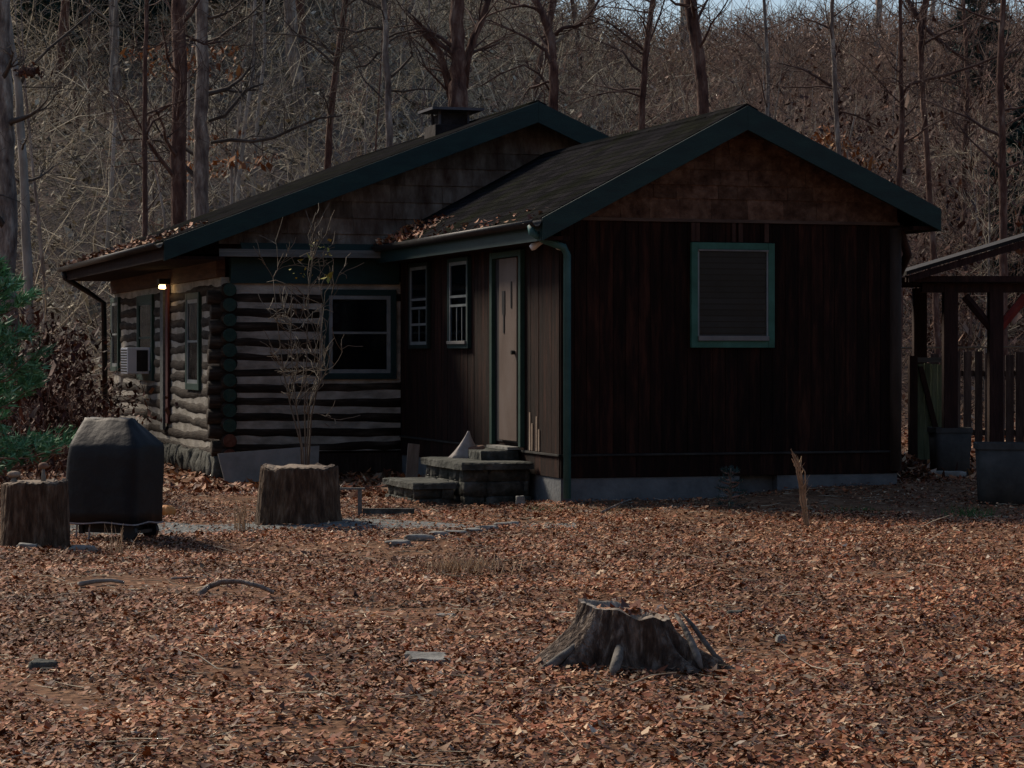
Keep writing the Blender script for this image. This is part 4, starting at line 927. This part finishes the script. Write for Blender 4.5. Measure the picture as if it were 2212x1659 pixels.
root([P(1345,1372,12.50),P(1338,1400,12.36),P(1334,1424,12.27),P(1327,1446,12.2),P(1322,1462,12.17)], [.012,.022,.028,.026,.008])
root([P(1458,1325,12.58),P(1478,1355,12.52),P(1494,1388,12.46),P(1506,1418,12.4),P(1516,1444,12.36)], [.006,.014,.018,.02,.008])
root([P(1470,1322,12.66),P(1496,1350,12.64),P(1520,1384,12.6),P(1544,1416,12.55),P(1572,1440,12.5)], [.005,.011,.014,.013,.005])
root([P(1262,1376,12.48),P(1232,1404,12.38),P(1205,1426,12.33),P(1178,1444,12.29),P(1150,1455,12.25)], [.008,.018,.024,.02,.006])
stx = [P(u,v,Y) for u,v,Y in ((1340,1312,13.05),(1300,1308,13.1),(1370,1306,13.15))]
# leaves banked against stump handled by litter; orange leaves on top
n = 90; X = SX+rng.normal(0,.1,n); Yv = SY+rng.normal(0,.08,n)
o = leaves('stump_leaves', X, Yv, np.full(n, SZ+.245)+rng.uniform(0,.04,n), .05, oak, .4); stufft(o, 'leaves resting in the hollow top of the foreground stump', 'leaves')
# ------------------------------------------------------------------ stones and sticks
def stone_at(name, label, u, v, w, d, h, mat=palestone, rot=0, seed=0, cat='stone', group=None):
    Y = ZC*F/(v-HZ); x = (u-CX)*Y/F; m = MB(); rock(m,(0,0,0),w/2,d/2,h/2,seed,14,9,rot); o = m.build(name, mat, None, True); o.location = (x,Y,float(gz(x,Y))+h*.3); return tag(o, label, cat, group)
Yv = 12.6; x = P(925,1440,Yv).x; m = MB(); slab(m,-.1,.1,-.09,.09,0,.035,4,.012); o = m.build('flat_stone', palestone); o.location = (x,Yv,float(gz(x,Yv))+.005); o.rotation_euler=(.1,.05,.2); tag(o,'flat pale square stone on the leaves left of the foreground stump','stone')
stone_at('flat_stone','small flat pale stone further back left of the stump',962,1335,.13,.1,.02,seed=3)
stone_at('flat_stone','pale stone chip lying in leaves right of the stump',1688,1382,.06,.06,.05,seed=4)
stone_at('rock','dark lumpy rock near the bottom left corner',92,1448,.15,.12,.07,stone,seed=5)
stone_at('flat_stone','thin flat dark stone just right of the stump roots',1590,1437,.14,.06,.015,slabgrey,seed=6)
stone_at('rock','broken dark rock in the leaves above right of the stump',1590,1330,.1,.08,.05,stone,seed=7)
rl = [(862,1184,.2),(905,1177,.26),(948,1170,.18),(985,1163,.22),(1020,1156,.16),(1052,1150,.2),(1085,1143,.18),(1108,1139,.12)]
nm = ['leftmost','second from left','third from left','fourth from left','fifth from left','sixth from left','second from right','rightmost']
for k,(u,v,w) in enumerate(rl): stone_at('edging_stone', nm[k]+' of the pale stones edging the leaves by the path', u,v,w,.1,.055,palestone,.15,k+10,group='pale stones in a row by the path')
for k,(u,v,w,l) in enumerate([(60,1196,.16,'left'),(118,1184,.14,'middle'),(180,1196,.22,'right')]): stone_at('edging_stone', l+' of the three grey stones in front of the left log section', u,v,w,.12,.07,(palestone,stone,palestone)[k],0,k+30,group='stones before the left log section')
def stick(label, pts, r, mat):
    w = []
    for u,v,lift in pts: Y = ZC*F/(v-HZ); x = (u-CX)*Y/F; w.append(Vector((x,Y,float(gz(x,Y))+lift)))
    b = w[0].copy(); m = MB(); m.tube([p-b for p in w], [r*(1-.5*i/len(w)) for i in range(len(w))], 7); o = m.build('stick', mat, None, True); o.location = b; return tag(o, label, 'stick')
stick('dark arched stick on the leaves at the middle left', [(432,1296,.02),(450,1288,.05),(480,1290,.09),(520,1290,.09),(560,1292,.07),(592,1292,.03)], .022, bark)
stick('pale straight stick lying left of the arched stick', [(170,1274,.02),(205,1271,.03),(240,1269,.03),(268,1268,.015)], .018, bark_pale)
stick('thin pale twig lying above the arched stick', [(370,1257,.02),(420,1254,.03),(470,1256,.02)], .008, bark_pale)
stick('long thin stick on the bank under the front wall', [(1300,1112,.03),(1350,1092,.04),(1390,1080,.03)], .012, bark)
# ------------------------------------------------------------------ weeds
def blades(name, label, u, Y, n, h, spread, mat, w=.006, lean=(0,0), cat='grass'):
    x = (u-CX)*Y/F; b = Vector((x,Y,float(gz(x,Y)))); m = MB()
    for k in range(n):
        p = Vector((random.gauss(0,spread*.3), random.gauss(0,spread*.3), -.01)); d = Vector((random.gauss(lean[0],spread), random.gauss(lean[1],spread), 1)).normalized(); L = h*random.uniform(.55,1.05)
        q = p+d*L*.55; r = q+(d+Vector((random.gauss(0,.25), random.gauss(0,.25),-.1))).normalized()*L*.45; m.tube([p,q,r],[w,w*.7,w*.2],3,False)
    o = m.build(name, mat); o.location = b; return tag(o, label, cat)
t = thing('dry_stalk', 'tall leaning tan dry grass stalk in front of the wing', 'plant', grounded(1742,22.6)); m = MB()
for k in range(9):
    q = [Vector((random.gauss(0,.015),0,0)), Vector((-.03+random.gauss(0,.015),0,.25)), Vector((-.07+random.gauss(0,.015),0,.5)), Vector((-.125+random.gauss(0,.02),0,.68+random.uniform(-.15,.08)))]; m.tube(q,[.007,.007,.006,.003],4)
m.build('stems', tan, t)
m = MB()
for k in range(40):
    z = random.uniform(.05,.6); x = -.03*z/.25*.9; d = Vector((random.gauss(0,.35),random.gauss(0,.3),1)).normalized(); m.tube([(x,0,z),Vector((x,0,z))+d*random.uniform(.06,.16)],[.005,.001],3,False)
m.build('leaves', tan, t)
pine('pine_seedling', 'little green pine seedling before the wing foundation', grounded(1578,25.2), .42, .13, 20, needles_dark, .045, 8, .05, sapm)
blades('grass_tuft','pale dry grass tuft in the leaves below the stone row',1000,18.2,260,.16,.55,tan,.004)
blades('grass_tuft','thin dry stems at the path edge beside the wide log section',520,22.2,26,.42,.12,tan,.004)
blades('grass_tuft','green weed tuft on the bank left of the dry stalk',1345,25.0,60,.07,.5,grassg,.004)
blades('grass_tuft','green weed tuft in front of the right end of the foundation',3440/1.852,24.6,70,.1,.5,grassg,.004)
blades('grass_tuft','green weeds at the foot of the grey bins',2085,25,110,.14,.5,grassg,.004)
blades('grass_tuft','sparse olive weeds by the landing corner',1165,25.6,80,.09,.5,grassg,.004)
blades('grass_tuft','thin dry stems growing before the left log section',255,19.8,18,.3,.15,tan,.004)
# ------------------------------------------------------------------ right hand side
SHY = 29.5
t = thing('pole_shelter', 'open pole shelter with dark low roof at the right edge', 'shelter', (P(2050,940,SHY).x, SHY, 0))
bx_ = t.location.x
def lx(u, Y=SHY): return (u-CX)*Y/F-bx_
def lz(v, Y=SHY): return ZC+(HZ-v)*Y/F
m = MB(); za = lz(588); zb = za+1.9*.31; e0 = lx(1948)
m.prism([(e0,za),(e0,za-.045),(e0+2.1,za+2.1*.3-.045),(e0+2.1,za+2.1*.3)], -.35, 2.6); m.prism([(e0+2.1,za+.63),(e0+2.1,za+.585),(e0+4.2,za-.045),(e0+4.2,za)], -.35, 2.6); m.build('roof', tinroof, t)
m = MB(); m.prism([(e0+.03,za-.05),(e0+.03,za-.13),(e0+2.1,za+.5),(e0+2.1,za+.58)], -.33,-.29)
for k in range(5): m.box(e0+.02,e0+4.1,-.2+k*.62,-.12+k*.62,za-.12,za-.05)
m.build('rafters', postm, t)
for u, y0 in ((2052,0),(2150,0),(2052,2.2),(2290,0)):
    Yh = SHY+y0; x = lx(u); m = MB(); m.box(x-.085,x+.085,y0-.08,y0+.08,-.1,za-.13+.0); bevel(m.build('post', postm, t), .01)
m = MB(); m.box(lx(1990),lx(2400),-.075,.075,lz(632),za-.14); m.build('beam', postm, t)
m = MB(); x = lx(2150)
m.tube([(x,-.0,lz(720)),(x-.36,0,lz(640))], .055, 6); m.build('brace', postm, t)
m = MB(); m.tube([(x,-.0,lz(720)),(x+.36,0,lz(640))], .06, 6); m.build('brace', M('red_stained_brace',[(.10,.012,.01),(.17,.025,.02),(.2,.05,.035)],5,.8,.3), t)['label'] = 'dark red brace'
GY = 30.6
t = thing('board_gate', 'mossy green board gate with a diagonal brace beside a dark post', 'gate', (P(2010,980,GY).x, GY, 0), .05)
m = MB(); gx = -.16
for k in range(4): m.box(gx+k*.085, gx+k*.085+.08, 0,.02, .3, 1.5+random.uniform(-.03,.01)); 
m.build('boards', greenboard, t)
m = MB(); m.box(-.18,.2,-.03,-.001,1.5,1.56); m.build('top_rail', greyboard, t)
m = MB(); m.prism([(-.16,1.45),(-.10,1.45),(.14,.5),(.07,.5)],-.045,-.004); m.build('brace', postm, t)
m = MB(); m.box(-.27,-.17,-.05,.05,-.1,1.58); m.build('post', postm, t)
t = thing('picket_fence', 'dark board picket fence behind the shelter posts', 'fence', (P(2130,960,33.5).x, 33.5, 0)); m = MB(); x = -.75
while x < 1.6:
    w = random.uniform(.10,.14); m.box(x, x+w, 0, .02, .32+random.uniform(-.03,.03), 1.62+random.uniform(-.05,.03)); x += w+random.uniform(.012,.05)
m.build('pickets', darkboard, t); m = MB(); m.box(-.75,1.6,.021,.06,.5,.58); m.box(-.75,1.6,.021,.06,1.3,1.38); m.build('rails', darkboard, t)
m = MB(); m.tube([(P(1945,752,32).x,32,lz(752,32)),(P(2250,750,32).x,32,lz(749,32))], .014, 6); o = m.build('pale_rail', pipew); tag(o, 'thin pale horizontal rail running behind the shelter posts', 'rail')
def binbox(label, u, v, Y, w, d, h, rz):
    c = P(u,v,Y); t = thing('storage_bin', label, 'bin', (c.x, Y, max(0,float(gz(c.x,Y))-.01)), rz)
    m = MB(); m.rings([rrect(w*.9,d*.9,0,32,8),rrect(w*.94,d*.94,h*.5,32,8),rrect(w,d,h*.96,32,8),rrect(w*.96,d*.96,h*.96,32,8),rrect(w*.86,d*.86,.06,32,8)]); m.build('body', binm, t, True)
    m = MB(); m.rings([rrect(w*1.05,d*1.05,h*.9,32,8),rrect(w*1.05,d*1.05,h,32,8),rrect(w*.98,d*.98,h,32,8),rrect(w*.97,d*.97,h*.95,32,8)], False); m.build('rim', binm, t)
    return t
binbox('smaller grey plastic bin in front of the board gate', 2052, 1042, 29.6, .46, .4, .56, .1)
binbox('larger grey plastic bin at the right edge under the shelter', 2168, 1100, 26.2, .58, .45, .65, -.1)
m = MB(); slab(m,-.28,.28,-.2,.2,0,.05,5,.02); o = m.build('paving_slab', palestone); x = P(2010,1050,29).x; o.location = (x+.12,29.,.02+float(gz(x,29))); tag(o,'pale paving slab on the ground before the smaller grey bin','slab')
n = 1500; X = P(1965,1010,28.7).x+rng.normal(0,.2,n); Yv = 28.9+rng.normal(0,.3,n); hgt = .28*np.exp(-((X-P(1965,0,28.7).x)/.25)**2-((Yv-28.9)/.4)**2)
stufft(leaves('leaf_pile', X, Yv, gz(X,Yv)+hgt*rng.uniform(.1,1,n), .07, oak, .6), 'heap of red brown leaves between the wing corner and the gate', 'leaves')
# squirrel nest in left tree
c = P(60,155,41); t = thing('squirrel_nest', 'dark round leaf nest on a branch of the far left tree', 'nest', c); m = MB(); rock(m,(0,0,0),.13,.12,.07,9,12,8); m.build('core', bark_dark, t, True)
leafblob(t, [(0,0,0),(.08,0,0),(-.08,0,0)], 160, (.09,.08,.05), .06, redleaf)
# ------------------------------------------------------------------ sky, sun, camera
w = bpy.data.worlds.new('World'); S.world = w; w.use_nodes = True; nt = w.node_tree
sky = nt.nodes.new('ShaderNodeTexSky'); sky.sky_type = 'NISHITA'; sky.sun_disc = False
EL, AZ = math.radians(38), math.radians(-44)      # azimuth from +Y towards +X
sky.sun_elevation = EL; sky.sun_rotation = AZ; sky.air_density = 1.0; sky.dust_density = 1.0; sky.ozone_density = 1.5
nt.links.new(sky.outputs[0], nt.nodes['Background'].inputs[0]); nt.nodes['Background'].inputs[1].default_value = .062
sl = bpy.data.lights.new('sun', 'SUN'); sl.energy = 2.7; sl.angle = math.radians(14); sl.color = (1,.85,.68)
so = bpy.data.objects.new('sun', sl); COL.objects.link(so); so.location = (0,0,60)
dv = Vector((math.sin(AZ)*math.cos(EL), math.cos(AZ)*math.cos(EL), math.sin(EL))); so.rotation_euler = dv.to_track_quat('Z','Y').to_euler()
cd = bpy.data.cameras.new('camera'); cd.sensor_width = 36; cd.lens = 36*F/2212; cd.shift_y = (HZ-829.5)/2212; cd.clip_end = 3000; cd.clip_start = .1
co = bpy.data.objects.new('camera', cd); COL.objects.link(co); co.location = (0,0,ZC); co.rotation_euler = (math.pi/2,0,0); S.camera = co
S.view_settings.view_transform = 'Standard'; S.view_settings.look = 'None'; S.view_settings.exposure = 0.75; S.view_settings.gamma = 1
S.render.resolution_x = 1024; S.render.resolution_y = 768
